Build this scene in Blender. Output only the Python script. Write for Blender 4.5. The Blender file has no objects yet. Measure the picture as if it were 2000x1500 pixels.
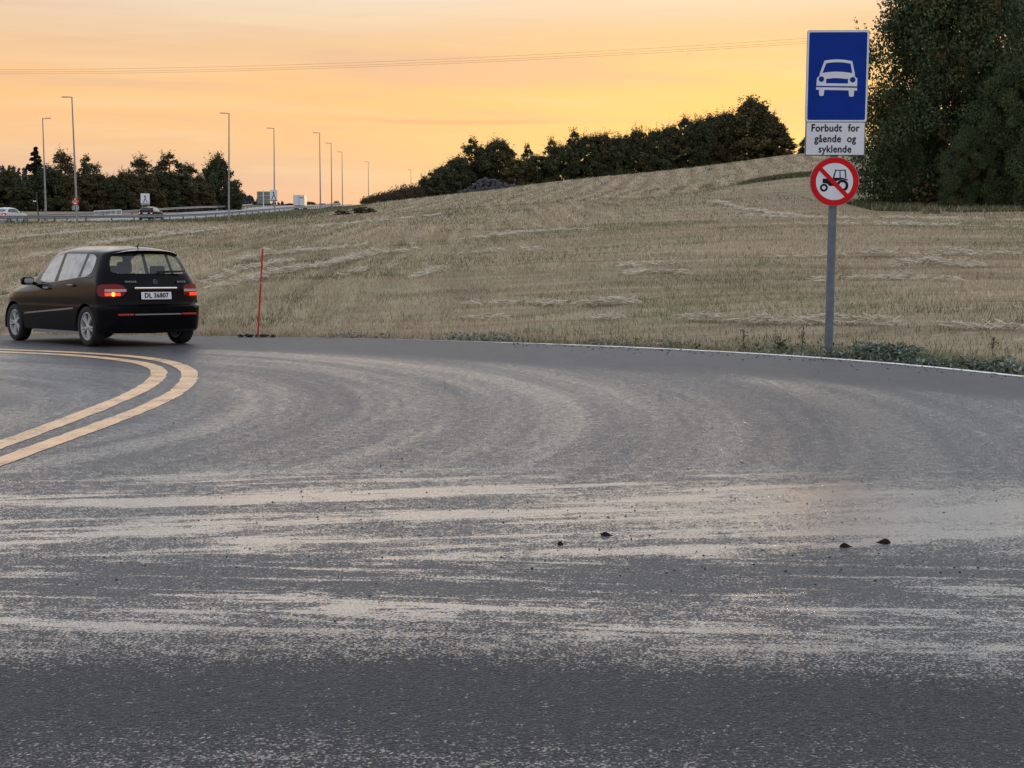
import bpy, bmesh, math, random
import numpy as np
from mathutils import Vector, Matrix, noise as mnoise

R = math.radians
scene = bpy.context.scene
COL = scene.collection
rng = np.random.default_rng(7)
random.seed(7)

# ------------------------------------------------------------------ camera
F = 2773.0                      # focal length in photograph pixels (2000 wide)
PITCH = math.atan(281.0 / F)
EYE = Vector((0.0, 0.0, 1.65))
cam = bpy.data.cameras.new("camera")
cam.sensor_width = 36.0
cam.lens = F / 2000.0 * 36.0
cam.clip_start = 0.1
cam.clip_end = 9000.0
camo = bpy.data.objects.new("camera", cam)
camo.location = EYE
camo.rotation_euler = (math.pi / 2 - PITCH, 0, 0)
COL.objects.link(camo)
scene.camera = camo

# ------------------------------------------------------------------ view, sun, sky
scene.view_settings.view_transform = 'Standard'
scene.view_settings.look = 'None'
scene.view_settings.exposure = 0.0
scene.view_settings.gamma = 1.0
scene.view_settings.use_curve_mapping = False
scene.cycles.max_bounces = 5
scene.cycles.diffuse_bounces = 2
scene.cycles.glossy_bounces = 3
scene.cycles.transparent_max_bounces = 8
SUN_AZ = R(11.0)                # east of the view axis, low behind the hedgerow
SUN_EL = R(2.0)
sun = bpy.data.lights.new("sun", 'SUN')
sun.energy = 0.35
sun.angle = R(4.0)
sun.color = (1.0, 0.72, 0.42)
suno = bpy.data.objects.new("sun", sun)
to_sun = Vector((math.sin(SUN_AZ) * math.cos(SUN_EL), math.cos(SUN_AZ) * math.cos(SUN_EL), math.sin(SUN_EL)))
suno.rotation_euler = to_sun.to_track_quat('Z', 'Y').to_euler()
suno.location = (20, 80, 40)
COL.objects.link(suno)


class NT:
    """small helper to write node trees as expressions"""
    def __init__(s, nt):
        s.t = nt
        s.x = 0
    def n(s, kind, **kw):
        nd = s.t.nodes.new(kind)
        s.x += 40
        nd.location = (s.x, 0)
        for k, v in kw.items():
            setattr(nd, k, v)
        return nd
    def put(s, sock, v):
        if v is None:
            return
        if isinstance(v, bpy.types.NodeSocket):
            s.t.links.new(v, sock)
        else:
            sock.default_value = v
    def m(s, op, a, b=None, c=None, clamp=False):
        nd = s.n('ShaderNodeMath', operation=op, use_clamp=clamp)
        s.put(nd.inputs[0], a); s.put(nd.inputs[1], b); s.put(nd.inputs[2], c)
        return nd.outputs[0]
    def add(s, a, b): return s.m('ADD', a, b)
    def sub(s, a, b): return s.m('SUBTRACT', a, b)
    def mul(s, a, b): return s.m('MULTIPLY', a, b)
    def step(s, v, lo, hi, a=0.0, b=1.0):
        nd = s.n('ShaderNodeMapRange', interpolation_type='SMOOTHSTEP')
        s.put(nd.inputs[0], v); s.put(nd.inputs[1], lo); s.put(nd.inputs[2], hi); s.put(nd.inputs[3], a); s.put(nd.inputs[4], b)
        return nd.outputs[0]
    def mix(s, f, a, b, mode='MIX'):
        nd = s.n('ShaderNodeMix', data_type='RGBA', blend_type=mode)
        s.put(nd.inputs[0], f); s.put(nd.inputs[6], a); s.put(nd.inputs[7], b)
        return nd.outputs[2]
    def fmix(s, f, a, b):
        nd = s.n('ShaderNodeMix', data_type='FLOAT')
        s.put(nd.inputs[0], f); s.put(nd.inputs[2], a); s.put(nd.inputs[3], b)
        return nd.outputs[0]
    def xyz(s, x, y, z=0.0):
        nd = s.n('ShaderNodeCombineXYZ')
        s.put(nd.inputs[0], x); s.put(nd.inputs[1], y); s.put(nd.inputs[2], z)
        return nd.outputs[0]
    def sep(s, v):
        nd = s.n('ShaderNodeSeparateXYZ'); s.put(nd.inputs[0], v)
        return nd.outputs[0], nd.outputs[1], nd.outputs[2]
    def noise(s, v, scale, detail=3.0, rough=0.55, dist=0.0):
        nd = s.n('ShaderNodeTexNoise')
        s.put(nd.inputs['Vector'], v); nd.inputs['Scale'].default_value = scale
        nd.inputs['Detail'].default_value = detail; nd.inputs['Roughness'].default_value = rough
        nd.inputs['Distortion'].default_value = dist
        return nd.outputs['Fac']
    def vor(s, v, scale, feature='F1'):
        nd = s.n('ShaderNodeTexVoronoi', feature=feature)
        s.put(nd.inputs['Vector'], v); nd.inputs['Scale'].default_value = scale
        return nd.outputs
    def ramp(s, f, stops):
        nd = s.n('ShaderNodeValToRGB')
        e = nd.color_ramp.elements
        while len(e) < len(stops):
            e.new(0.5)
        for i, (p, c) in enumerate(stops):
            e[i].position = p
            e[i].color = (*c, 1.0)
        s.put(nd.inputs[0], f)
        return nd.outputs[0]
    def bump(s, h, strength, dist, normal=None):
        nd = s.n('ShaderNodeBump')
        nd.inputs['Strength'].default_value = 1.0
        s.put(nd.inputs['Strength'], strength)
        nd.inputs['Distance'].default_value = dist
        s.put(nd.inputs['Height'], h)
        if normal is not None:
            s.put(nd.inputs['Normal'], normal)
        return nd.outputs[0]


def world():
    w = bpy.data.worlds.new("World")
    scene.world = w
    w.use_nodes = True
    t = NT(w.node_tree)
    w.node_tree.nodes.clear()
    tc = t.n('ShaderNodeTexCoord')
    x, y, z = t.sep(tc.outputs['Generated'])
    hyp = t.m('SQRT', t.add(t.mul(x, x), t.mul(y, y)))
    el = t.m('ARCTAN2', z, hyp)                                     # elevation, radians
    az = t.m('ARCTAN2', x, y)                                       # 0 straight ahead, + east
    # thin high cloud veil lit from below the horizon: long streaks, slightly tilted
    warp = t.noise(t.xyz(t.mul(az, 2.2), t.mul(el, 9.0), 3.0), 1.0, 3, 0.5)
    el2 = t.add(el, t.mul(t.sub(warp, 0.5), 0.035))
    elt = t.add(el, t.mul(az, 0.035))
    streak = t.noise(t.xyz(t.mul(az, 3.0), t.mul(elt, 48.0), 0.0), 1.0, 4, 0.5, 0.5)
    streak2 = t.noise(t.xyz(t.mul(az, 6.0), t.mul(t.sub(el, t.mul(az, 0.08)), 120.0), 5.0), 1.0, 3, 0.5, 0.6)
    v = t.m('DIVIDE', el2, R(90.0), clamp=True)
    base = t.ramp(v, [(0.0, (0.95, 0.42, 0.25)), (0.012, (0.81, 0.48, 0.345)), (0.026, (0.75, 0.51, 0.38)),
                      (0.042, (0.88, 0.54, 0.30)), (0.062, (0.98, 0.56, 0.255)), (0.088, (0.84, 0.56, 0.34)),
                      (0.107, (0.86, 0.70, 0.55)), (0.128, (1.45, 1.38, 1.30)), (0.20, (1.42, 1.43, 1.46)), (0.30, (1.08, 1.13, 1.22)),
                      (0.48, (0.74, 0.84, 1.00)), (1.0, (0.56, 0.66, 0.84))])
    # glow round the place where the sun sits behind the hedgerow
    da = t.sub(az, SUN_AZ)
    da = t.m('ARCTAN2', t.m('SINE', da), t.m('COSINE', da))
    q = t.add(t.m('POWER', t.m('DIVIDE', da, 0.27), 2.0), t.m('POWER', t.m('DIVIDE', t.sub(el, 0.045), 0.085), 2.0))
    glow = t.m('EXPONENT', t.mul(q, -1.0))
    col = t.mix(t.mul(glow, 0.85), base, (1.03, 0.66, 0.185, 1))
    q2 = t.add(t.m('POWER', t.m('DIVIDE', da, 0.09), 2.0), t.m('POWER', t.m('DIVIDE', t.sub(el, 0.02), 0.04), 2.0))
    col = t.mix(t.mul(t.m('EXPONENT', t.mul(q2, -1.0)), 0.7), col, (1.25, 0.85, 0.30, 1))
    # opposite side of the sky is duller and bluer
    back = t.step(t.m('ABSOLUTE', da), 1.0, 2.8)
    col = t.mix(t.mul(back, 0.8), col, (0.74, 0.78, 0.90, 1))
    low = t.step(el, 0.26, 0.12)
    pale = t.step(streak, 0.50, 0.68)
    dark = t.step(streak, 0.50, 0.34)
    col = t.mix(t.mul(t.mul(pale, low), 0.24), col, (0.96, 0.78, 0.50, 1))
    col = t.mix(t.mul(t.mul(dark, low), 0.45), col, (0.76, 0.48, 0.335, 1))
    col = t.mix(t.mul(t.step(streak2, 0.56, 0.72), t.mul(low, 0.2)), col, (0.78, 0.48, 0.33, 1))
    # one thin dark bar of cloud
    bar_el = t.add(t.sub(0.083, t.mul(t.add(az, 0.1), 0.018)), t.mul(t.m('SINE', t.mul(az, 28.0)), 0.0009))
    wob = t.mul(t.sub(t.noise(t.xyz(t.mul(az, 30.0), 0.0, 0.0), 1.0, 3), 0.5), 0.003)
    b = t.m('EXPONENT', t.mul(t.m('POWER', t.m('DIVIDE', t.sub(t.add(el, wob), bar_el), 0.0016), 2.0), -1.0))
    win = t.mul(t.step(az, -0.16, -0.06), t.step(az, 0.055, 0.0))
    col = t.mix(t.mul(t.mul(b, win), 0.55), col, (0.78, 0.38, 0.22, 1))
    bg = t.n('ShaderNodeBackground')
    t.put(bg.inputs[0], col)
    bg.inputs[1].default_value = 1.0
    sky = t.n('ShaderNodeTexSky', sky_type='NISHITA')
    sky.sun_disc = False
    sky.sun_elevation = SUN_EL
    sky.sun_rotation = SUN_AZ
    bg2 = t.n('ShaderNodeBackground')
    t.put(bg2.inputs[0], sky.outputs[0])
    bg2.inputs[1].default_value = 0.012
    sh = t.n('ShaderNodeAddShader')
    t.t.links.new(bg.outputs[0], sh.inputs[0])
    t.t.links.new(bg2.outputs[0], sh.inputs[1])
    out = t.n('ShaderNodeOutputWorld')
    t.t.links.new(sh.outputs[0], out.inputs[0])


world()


# ------------------------------------------------------------------ helpers
def tag(o, label=None, cat=None, group=None, kind=None):
    for k, v in (('label', label), ('category', cat), ('group', group), ('kind', kind)):
        if v:
            o[k] = v
    return o


def obj(name, me, mat=None, parent=None, loc=None, rot=None):
    if isinstance(me, bmesh.types.BMesh):
        bm, me = me, bpy.data.meshes.new(name)
        bm.to_mesh(me)
        bm.free()
    if mat is not None and len(me.materials) == 0:
        me.materials.append(mat)
    o = bpy.data.objects.new(name, me)
    COL.objects.link(o)
    if parent is not None:
        o.parent = parent
    if loc is not None:
        o.location = loc
    if rot is not None:
        o.rotation_euler = rot
    return o


def empty(name, loc=(0, 0, 0), rz=0.0):
    o = bpy.data.objects.new(name, None)
    o.empty_display_size = 0.3
    o.location = loc
    o.rotation_euler = (0, 0, rz)
    COL.objects.link(o)
    return o


def copy_tree(o, parent=None):
    c = o.copy()
    COL.objects.link(c)
    c.parent = parent
    for ch in [k for k in bpy.data.objects if k.parent == o]:
        copy_tree(ch, c)
    return c


def smooth(me, angle=None):
    me.polygons.foreach_set('use_smooth', np.ones(len(me.polygons), dtype=bool))
    if angle is not None:
        me.set_sharp_from_angle(angle=R(angle))
    me.update()


def box(bm, c, s, rot=None):
    m = Matrix.Translation(Vector(c))
    if rot is not None:
        m = m @ rot.to_4x4()
    m = m @ Matrix.Diagonal((s[0], s[1], s[2], 1.0))
    return bmesh.ops.create_cube(bm, size=1.0, matrix=m)['verts']


def bbox(bm, c, s, bev=0.01, seg=2):
    vs = box(bm, c, s)
    es = list({e for v in vs for e in v.link_edges})
    bmesh.ops.bevel(bm, geom=es, offset=bev, segments=seg, affect='EDGES', profile=0.6)


def tube(bm, a, b, r0, r1=None, seg=12, cap=True):
    a, b = Vector(a), Vector(b)
    d = b - a
    m = Matrix.Translation((a + b) / 2) @ d.to_track_quat('Z', 'Y').to_matrix().to_4x4()
    bmesh.ops.create_cone(bm, cap_ends=cap, segments=seg, radius1=r0, radius2=r0 if r1 is None else r1, depth=d.length, matrix=m)


def lathe(bm, prof, seg=32, axis='Y'):
    """prof: (radius, along) pairs, revolved round the axis"""
    rings = []
    for r, a in prof:
        ring = []
        for i in range(seg):
            t = 2 * math.pi * i / seg
            c, s = r * math.cos(t), r * math.sin(t)
            ring.append(bm.verts.new((c, a, s) if axis == 'Y' else (c, s, a)))
        rings.append(ring)
    for k in range(len(rings) - 1):
        for i in range(seg):
            j = (i + 1) % seg
            bm.faces.new((rings[k][i], rings[k][j], rings[k + 1][j], rings[k + 1][i]))
    return rings


def prism(bm, pts, y0, y1):
    """outline pts (x, z) drawn anticlockwise seen from -y, extruded from y0 to y1"""
    f = [bm.verts.new((x, y0, z)) for x, z in pts]
    b = [bm.verts.new((x, y1, z)) for x, z in pts]
    bm.faces.new(f)
    bm.faces.new(b[::-1])
    n = len(pts)
    for i in range(n):
        j = (i + 1) % n
        bm.faces.new((f[j], f[i], b[i], b[j]))


def mesh_np(name, v, f, colors=None):
    """v (n,3); f (m,k) constant k"""
    me = bpy.data.meshes.new(name)
    n, (m, k) = len(v), f.shape
    me.vertices.add(n)
    me.vertices.foreach_set('co', np.asarray(v, dtype=np.float32).ravel())
    me.loops.add(m * k)
    me.loops.foreach_set('vertex_index', np.asarray(f, dtype=np.int32).ravel())
    me.polygons.add(m)
    me.polygons.foreach_set('loop_start', np.arange(0, m * k, k, dtype=np.int32))
    me.polygons.foreach_set('loop_total', np.full(m, k, dtype=np.int32))
    if colors is not None:
        a = me.color_attributes.new('tint', 'FLOAT_COLOR', 'POINT')
        c = np.ones((n, 4), dtype=np.float32)
        c[:, :3] = colors
        a.data.foreach_set('color', c.ravel())
    me.update(calc_edges=True)
    me.validate()
    return me


def mat(name, color, rough=0.6, metal=0.0, spec=0.5, vary=0.0, vscale=8.0, bump=0.0, bscale=60.0, rvary=0.0, **kw):
    m = bpy.data.materials.new(name)
    m.use_nodes = True
    t = NT(m.node_tree)
    p = m.node_tree.nodes['Principled BSDF']
    p.inputs['Roughness'].default_value = rough
    p.inputs['Metallic'].default_value = metal
    p.inputs['Specular IOR Level'].default_value = spec
    c = (*color, 1.0)
    tc = t.n('ShaderNodeTexCoord').outputs['Object']
    if vary:
        nz = t.noise(tc, vscale, 5, 0.6)
        f = t.step(nz, 0.3, 0.7)
        lo = tuple(x * (1 - vary) for x in color) + (1,)
        hi = tuple(min(1, x * (1 + vary)) for x in color) + (1,)
        t.put(p.inputs['Base Color'], t.mix(f, lo, hi))
    else:
        p.inputs['Base Color'].default_value = c
    if rvary:
        nz = t.noise(tc, vscale * 2.3, 4, 0.6)
        t.put(p.inputs['Roughness'], t.step(nz, 0.3, 0.7, max(0.02, rough - rvary), rough + rvary))
    if bump:
        t.put(p.inputs['Normal'], t.bump(t.noise(tc, bscale, 4), bump, 0.01))
    for k, v in kw.items():
        p.inputs[k].default_value = v
    return m


def P(px, py, d):
    """world point seen at photograph pixel (px, py) at ground distance d along Y"""
    r = Vector((0, math.cos(PITCH), -math.sin(PITCH))) + Vector((1, 0, 0)) * ((px - 1000) / F) + Vector((0, math.sin(PITCH), math.cos(PITCH))) * ((750 - py) / F)
    return EYE + r * (d / r.y)


def sstep(a, b, v):
    t = np.clip((np.asarray(v, dtype=float) - a) / (b - a), 0, 1)
    return t * t * (3 - 2 * t)


def z_road(x, y):
    """the junction is level; its side arm falls away gently beyond the bend"""
    return -0.025 * np.logaddexp(0.0, (np.asarray(y) - 21.5) * 2.0) / 2.0 * sstep(3.0, -4.0, x)


def G(px, py):
    """photograph pixel -> point on the junction's asphalt"""
    r = P(px, py, 1.0) - EYE
    z = 0.0
    for _ in range(12):
        k = (z - EYE.z) / r.z
        z = float(z_road(r.x * k, r.y * k))
    return Vector((r.x * k, r.y * k, z))


# ------------------------------------------------------------------ layout of roads and land
line_pts = [G(*p) for p in [(0, 655.5), (380, 656.5), (690, 661), (900, 667), (1000, 670), (1200, 677), (1400, 686), (1600, 698), (1800, 714), (2000, 734), (2150, 753)]]
EX = [-70, -40, -22] + [p.x for p in line_pts] + [8.4, 9.6, 10.8, 12.0]
EY = [31, 29.0, 27.3] + [p.y for p in line_pts] + [12.8, 7.0, -6.0, -40]
EX, EY = np.array(EX), np.array(EY)


def edge_y(x):                                       # the painted edge line as y(x), lightly smoothed
    return sum(np.interp(np.asarray(x, dtype=float) + k, EX, EY) for k in (-0.8, -0.4, 0, 0.4, 0.8)) / 5


_t = np.linspace(-75, 12, 6000)
_c = np.stack([_t, edge_y(_t)], 1)
_l = np.concatenate([[0], np.cumsum(np.hypot(*np.diff(_c, axis=0).T))])
_u = np.linspace(0, _l[-1], 260)
_EP = np.stack([np.interp(_u, _l, _c[:, 0]), np.interp(_u, _l, _c[:, 1])], 1)


def edge_dist(x, y):
    """signed distance from the edge line, + on the field side"""
    x, y = np.broadcast_arrays(np.asarray(x, dtype=float), np.asarray(y, dtype=float))
    sl = (edge_y(x + 0.2) - edge_y(x - 0.2)) / 0.4
    s = (y - edge_y(x)) / np.sqrt(1 + sl * sl)
    out = s.ravel().copy()
    fx, fy = x.ravel(), y.ravel()
    for i in range(0, len(fx), 20000):                # true distance to the curve wherever the chord estimate is off
        d = np.sqrt(((fx[i:i + 20000, None] - _EP[None, :, 0]) ** 2 + (fy[i:i + 20000, None] - _EP[None, :, 1]) ** 2).min(1))
        o = out[i:i + 20000]
        out[i:i + 20000] = np.where(d > 3.0, np.sign(o) * d, o)
    return out.reshape(s.shape)


HY = np.array([-60, 20, 60, 95, 118, 136, 150, 165, 185, 203, 230, 260, 314, 400, 500, 700, 1200])
HN = np.array([-420, -240, -135, -80, -62, -48, -41.5, -38.5, -37, -36.5, -36, -37, -40, -43, -40, -34, -20])   # near edge of the highway
HZ = np.array([1.5, 1.9, 2.2, 2.5, 2.85, 3.2, 3.5, 3.85, 4.6, 5.3, 6.3, 7.1, 9.0, 11.5, 13.4, 15.0, 16.0])
HW = 14.0


def hz_near(y): return sum(np.interp(np.asarray(y, dtype=float) + k, HY, HN) for k in (-10, -5, 0, 5, 10)) / 5
def hz_z(y): return sum(np.interp(np.asarray(y, dtype=float) + k, HY, HZ) for k in (-12, -6, 0, 6, 12)) / 5


ctrl = []
def C(px, py, d):
    p = P(px, py, d)
    ctrl.append((p.x, p.y, p.z))
def W(x, y, z): ctrl.append((x, y, z))


for x in (-30, -20, -12, -6, 0, 4, 8, 12):
    W(x, float(edge_y(x)) + 1, float(z_road(x, edge_y(x))) + (0.04 if x < 3 else 0.12))
for x in (14, 30, 60, 120): W(x, -20, 0.2); W(x, 8, 0.3)
for px, z60, z100 in ((-200, 1.0, 2.2), (200, 1.0, 2.2), (600, 1.1, 2.6), (1000, 1.35, 3.25), (1400, 1.75, 4.1), (1850, 1.9, 3.9), (2300, 2.0, 4.2)):
    for d, z in ((40, z60 * 0.42), (60, z60), (100, z100)):
        p = P(px, 400, d); W(p.x, p.y, z)
C(200, 437, 128); C(430, 437, 146); C(620, 422, 185); C(730, 408, 215)
C(720, 398, 250); C(850, 384, 262); C(1000, 366, 270); C(1200, 346, 275); C(1400, 324, 278); C(1560, 301, 278); C(1680, 295, 276); C(1900, 290, 270)
C(1000, 402, 140); C(1330, 379, 140); C(1580, 346, 135); C(1700, 352, 128)
C(1330, 362, 200); C(1580, 325, 200); C(1000, 383, 200)
for px in (1760, 1850, 1950, 2100): C(px, 403, 99)
W(60, 360, 13); W(120, 360, 17); W(0, 360, 9); W(200, 300, 20); W(200, 120, 7)
for y, z in ((118, 2.6), (150, 3.4), (190, 4.9), (230, 6.1), (260, 7.2), (314, 8.8), (400, 11)):
    W(float(hz_near(y)) - HW - 18, y, z + 0.2)
    W(float(hz_near(y)) + 6, y, z + 0.1)
W(-160, 230, 6.4); W(-110, 245, 6.8); W(-200, 160, 4.0); W(-200, 320, 10)
W(-60, 650, 15.2); W(20, 650, 15.0); W(200, 700, 16); W(-220, 700, 22); W(-400, 600, 22)
for a in range(0, 360, 30):
    W(1500 * math.sin(R(a)), 300 + 1500 * math.cos(R(a)), 12.0 if abs(((a + 180) % 360) - 180) < 100 else 0.0)
CT = np.array(ctrl)
def _k(d2): return -np.sqrt(d2 + 64.0)
_A = _k(((CT[:, None, :2] - CT[None, :, :2]) ** 2).sum(-1))
_A += np.eye(len(CT)) * -0.4
_n = len(CT)
_M = np.zeros((_n + 1, _n + 1)); _M[:_n, :_n] = _A; _M[:_n, _n] = 1; _M[_n, :_n] = 1
_w = np.linalg.solve(_M, np.append(CT[:, 2], 0))


def rbf(x, y):
    out = np.full(x.shape, _w[_n])
    for i in range(_n):
        out += _w[i] * _k((x - CT[i, 0]) ** 2 + (y - CT[i, 1]) ** 2)
    return out


def land(x, y, under=True):
    """height of the land; sunk a little beneath the two roads"""
    x, y = np.broadcast_arrays(np.asarray(x, dtype=float), np.asarray(y, dtype=float))
    z = rbf(x, y)
    s = edge_dist(x, y)
    near = (s < 40) & (np.abs(x) < 80)
    zr = z_road(x, np.minimum(y, edge_y(x)))
    rise = 0.10 * sstep(2.5, 5.5, x)
    w = sstep(0.3, 7.0, s)
    z = np.where(near, (zr - 0.02 + rise * sstep(0.25, 1.0, s)) * (1 - w) + z * w, z)
    if under:
        z = np.where(near & (s < 0.75), z - 0.30 * sstep(0.7, 0.3, s), z)
    h = x - hz_near(y)
    hh = hz_z(y)
    w = sstep(2.0, 14.0, h) * (h > -HW / 2) + sstep(-HW - 2, -HW - 16, h) * (h <= -HW / 2)
    w = np.where(y < 0, 1.0, w)
    return (hh - 0.22) * (1 - w) + z * w


def land1(x, y, under=True): return float(land(np.array([x]), np.array([y]), under)[0])


# ------------------------------------------------------------------ surface materials
def field_rows(t, x, y):
    """harvest rows: along the view on the west and on the far hill, along the road on the near east side"""
    wob = t.mul(t.sub(t.noise(t.xyz(x, y), 0.09, 3), 0.5), 6.0)
    split = t.add(t.sub(x, t.add(-4.0, t.mul(t.sub(y, 27.0), 0.17))), wob)
    east = t.step(split, -4.0, 3.0)
    far = t.step(t.add(y, wob), 126.0, 146.0)
    return t.m('MAXIMUM', t.sub(1.0, east), far)


def mat_field():
    m = bpy.data.materials.new("stubble_field")
    m.use_nodes = True
    t = NT(m.node_tree)
    p = m.node_tree.nodes['Principled BSDF']
    pos = t.n('ShaderNodeNewGeometry').outputs['Position']
    x, y, z = t.sep(pos)
    deep = field_rows(t, x, y)
    flat = t.xyz(x, y)
    bend = t.mul(t.sub(t.noise(flat, 0.018, 1), 0.5), 5.0)
    xb, yb = t.add(x, t.add(bend, t.mul(y, 0.02))), t.add(y, t.mul(bend, 0.6))
    ca = t.noise(t.xyz(t.mul(xb, 1.3), t.mul(yb, 0.045)), 1.0, 5, 0.62, 0.4)
    cb = t.noise(t.xyz(t.mul(xb, 0.06), t.mul(yb, 0.85)), 1.0, 5, 0.62, 0.4)
    row = t.fmix(deep, cb, ca)
    fa = t.noise(t.xyz(t.mul(xb, 5.0), t.mul(yb, 0.35)), 1.0, 4, 0.6)
    fb = t.noise(t.xyz(t.mul(xb, 0.45), t.mul(yb, 3.0)), 1.0, 4, 0.6)
    fine = t.fmix(deep, fb, fa)
    tuft = t.noise(flat, 7.0, 5, 0.65)
    c = t.ramp(row, [(0.0, (0.14, 0.095, 0.058)), (0.36, (0.22, 0.158, 0.097)), (0.48, (0.31, 0.235, 0.146)), (0.60, (0.38, 0.30, 0.195)), (1.0, (0.50, 0.42, 0.30))])
    bars = t.m('SINE', t.add(t.mul(t.add(xb, t.mul(y, -0.16)), 1.9), t.mul(t.noise(flat, 0.15, 3), 3.0)))
    bars = t.mul(t.step(bars, -0.3, 0.9), t.step(y, 135.0, 150.0))
    c = t.mix(t.mul(bars, t.step(ca, 0.35, 0.6, 0.4, 0.9)), c, (0.19, 0.125, 0.07, 1))
    c = t.mix(t.step(fine, 0.45, 0.30, 0.0, 0.6), c, (0.17, 0.115, 0.07, 1))
    c = t.mix(t.step(fine, 0.56, 0.70, 0.0, 0.6), c, (0.46, 0.385, 0.27, 1))
    c = t.mix(t.step(tuft, 0.45, 0.25, 0.0, 0.6), c, (0.13, 0.095, 0.058, 1))
    c = t.mix(t.step(tuft, 0.55, 0.72, 0.0, 0.35), c, (0.44, 0.37, 0.27, 1))
    # green regrowth in drifts
    g = t.noise(t.xyz(t.mul(x, 0.09), t.mul(y, 0.11), 4.0), 1.0, 4, 0.6)
    g2 = t.noise(t.xyz(x, y, 9.0), 1.4, 4, 0.65)
    gm = t.mul(t.step(g, 0.48, 0.64), t.step(g2, 0.36, 0.62))
    c = t.mix(t.mul(gm, 0.6), c, (0.215, 0.225, 0.115, 1))
    # the fold in the slope carries a greener, uncut strip
    att = t.n('ShaderNodeAttribute', attribute_name='tint')
    verge = t.sep(att.outputs['Color'])
    gr = t.mix(t.step(g2, 0.35, 0.65), (0.065, 0.085, 0.035, 1), (0.17, 0.165, 0.075, 1))
    c = t.mix(t.mul(verge[0], t.step(t.add(t.mul(tuft, 0.6), t.mul(verge[0], 0.5)), 0.35, 0.6)), c, gr)
    c = t.mix(verge[1], c, t.mix(tuft, (0.07, 0.06, 0.055, 1), (0.19, 0.17, 0.15, 1)))
    # far off everything is grass and wood
    c = t.mix(t.step(y, 330.0, 380.0), c, (0.09, 0.10, 0.055, 1))
    t.put(p.inputs['Base Color'], c)
    p.inputs['Roughness'].default_value = 0.9
    p.inputs['Specular IOR Level'].default_value = 0.15
    h = t.add(t.mul(fine, 0.5), t.add(t.mul(tuft, 0.8), t.mul(row, 0.15)))
    t.put(p.inputs['Normal'], t.bump(h, 0.9, 0.14))
    return m


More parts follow.
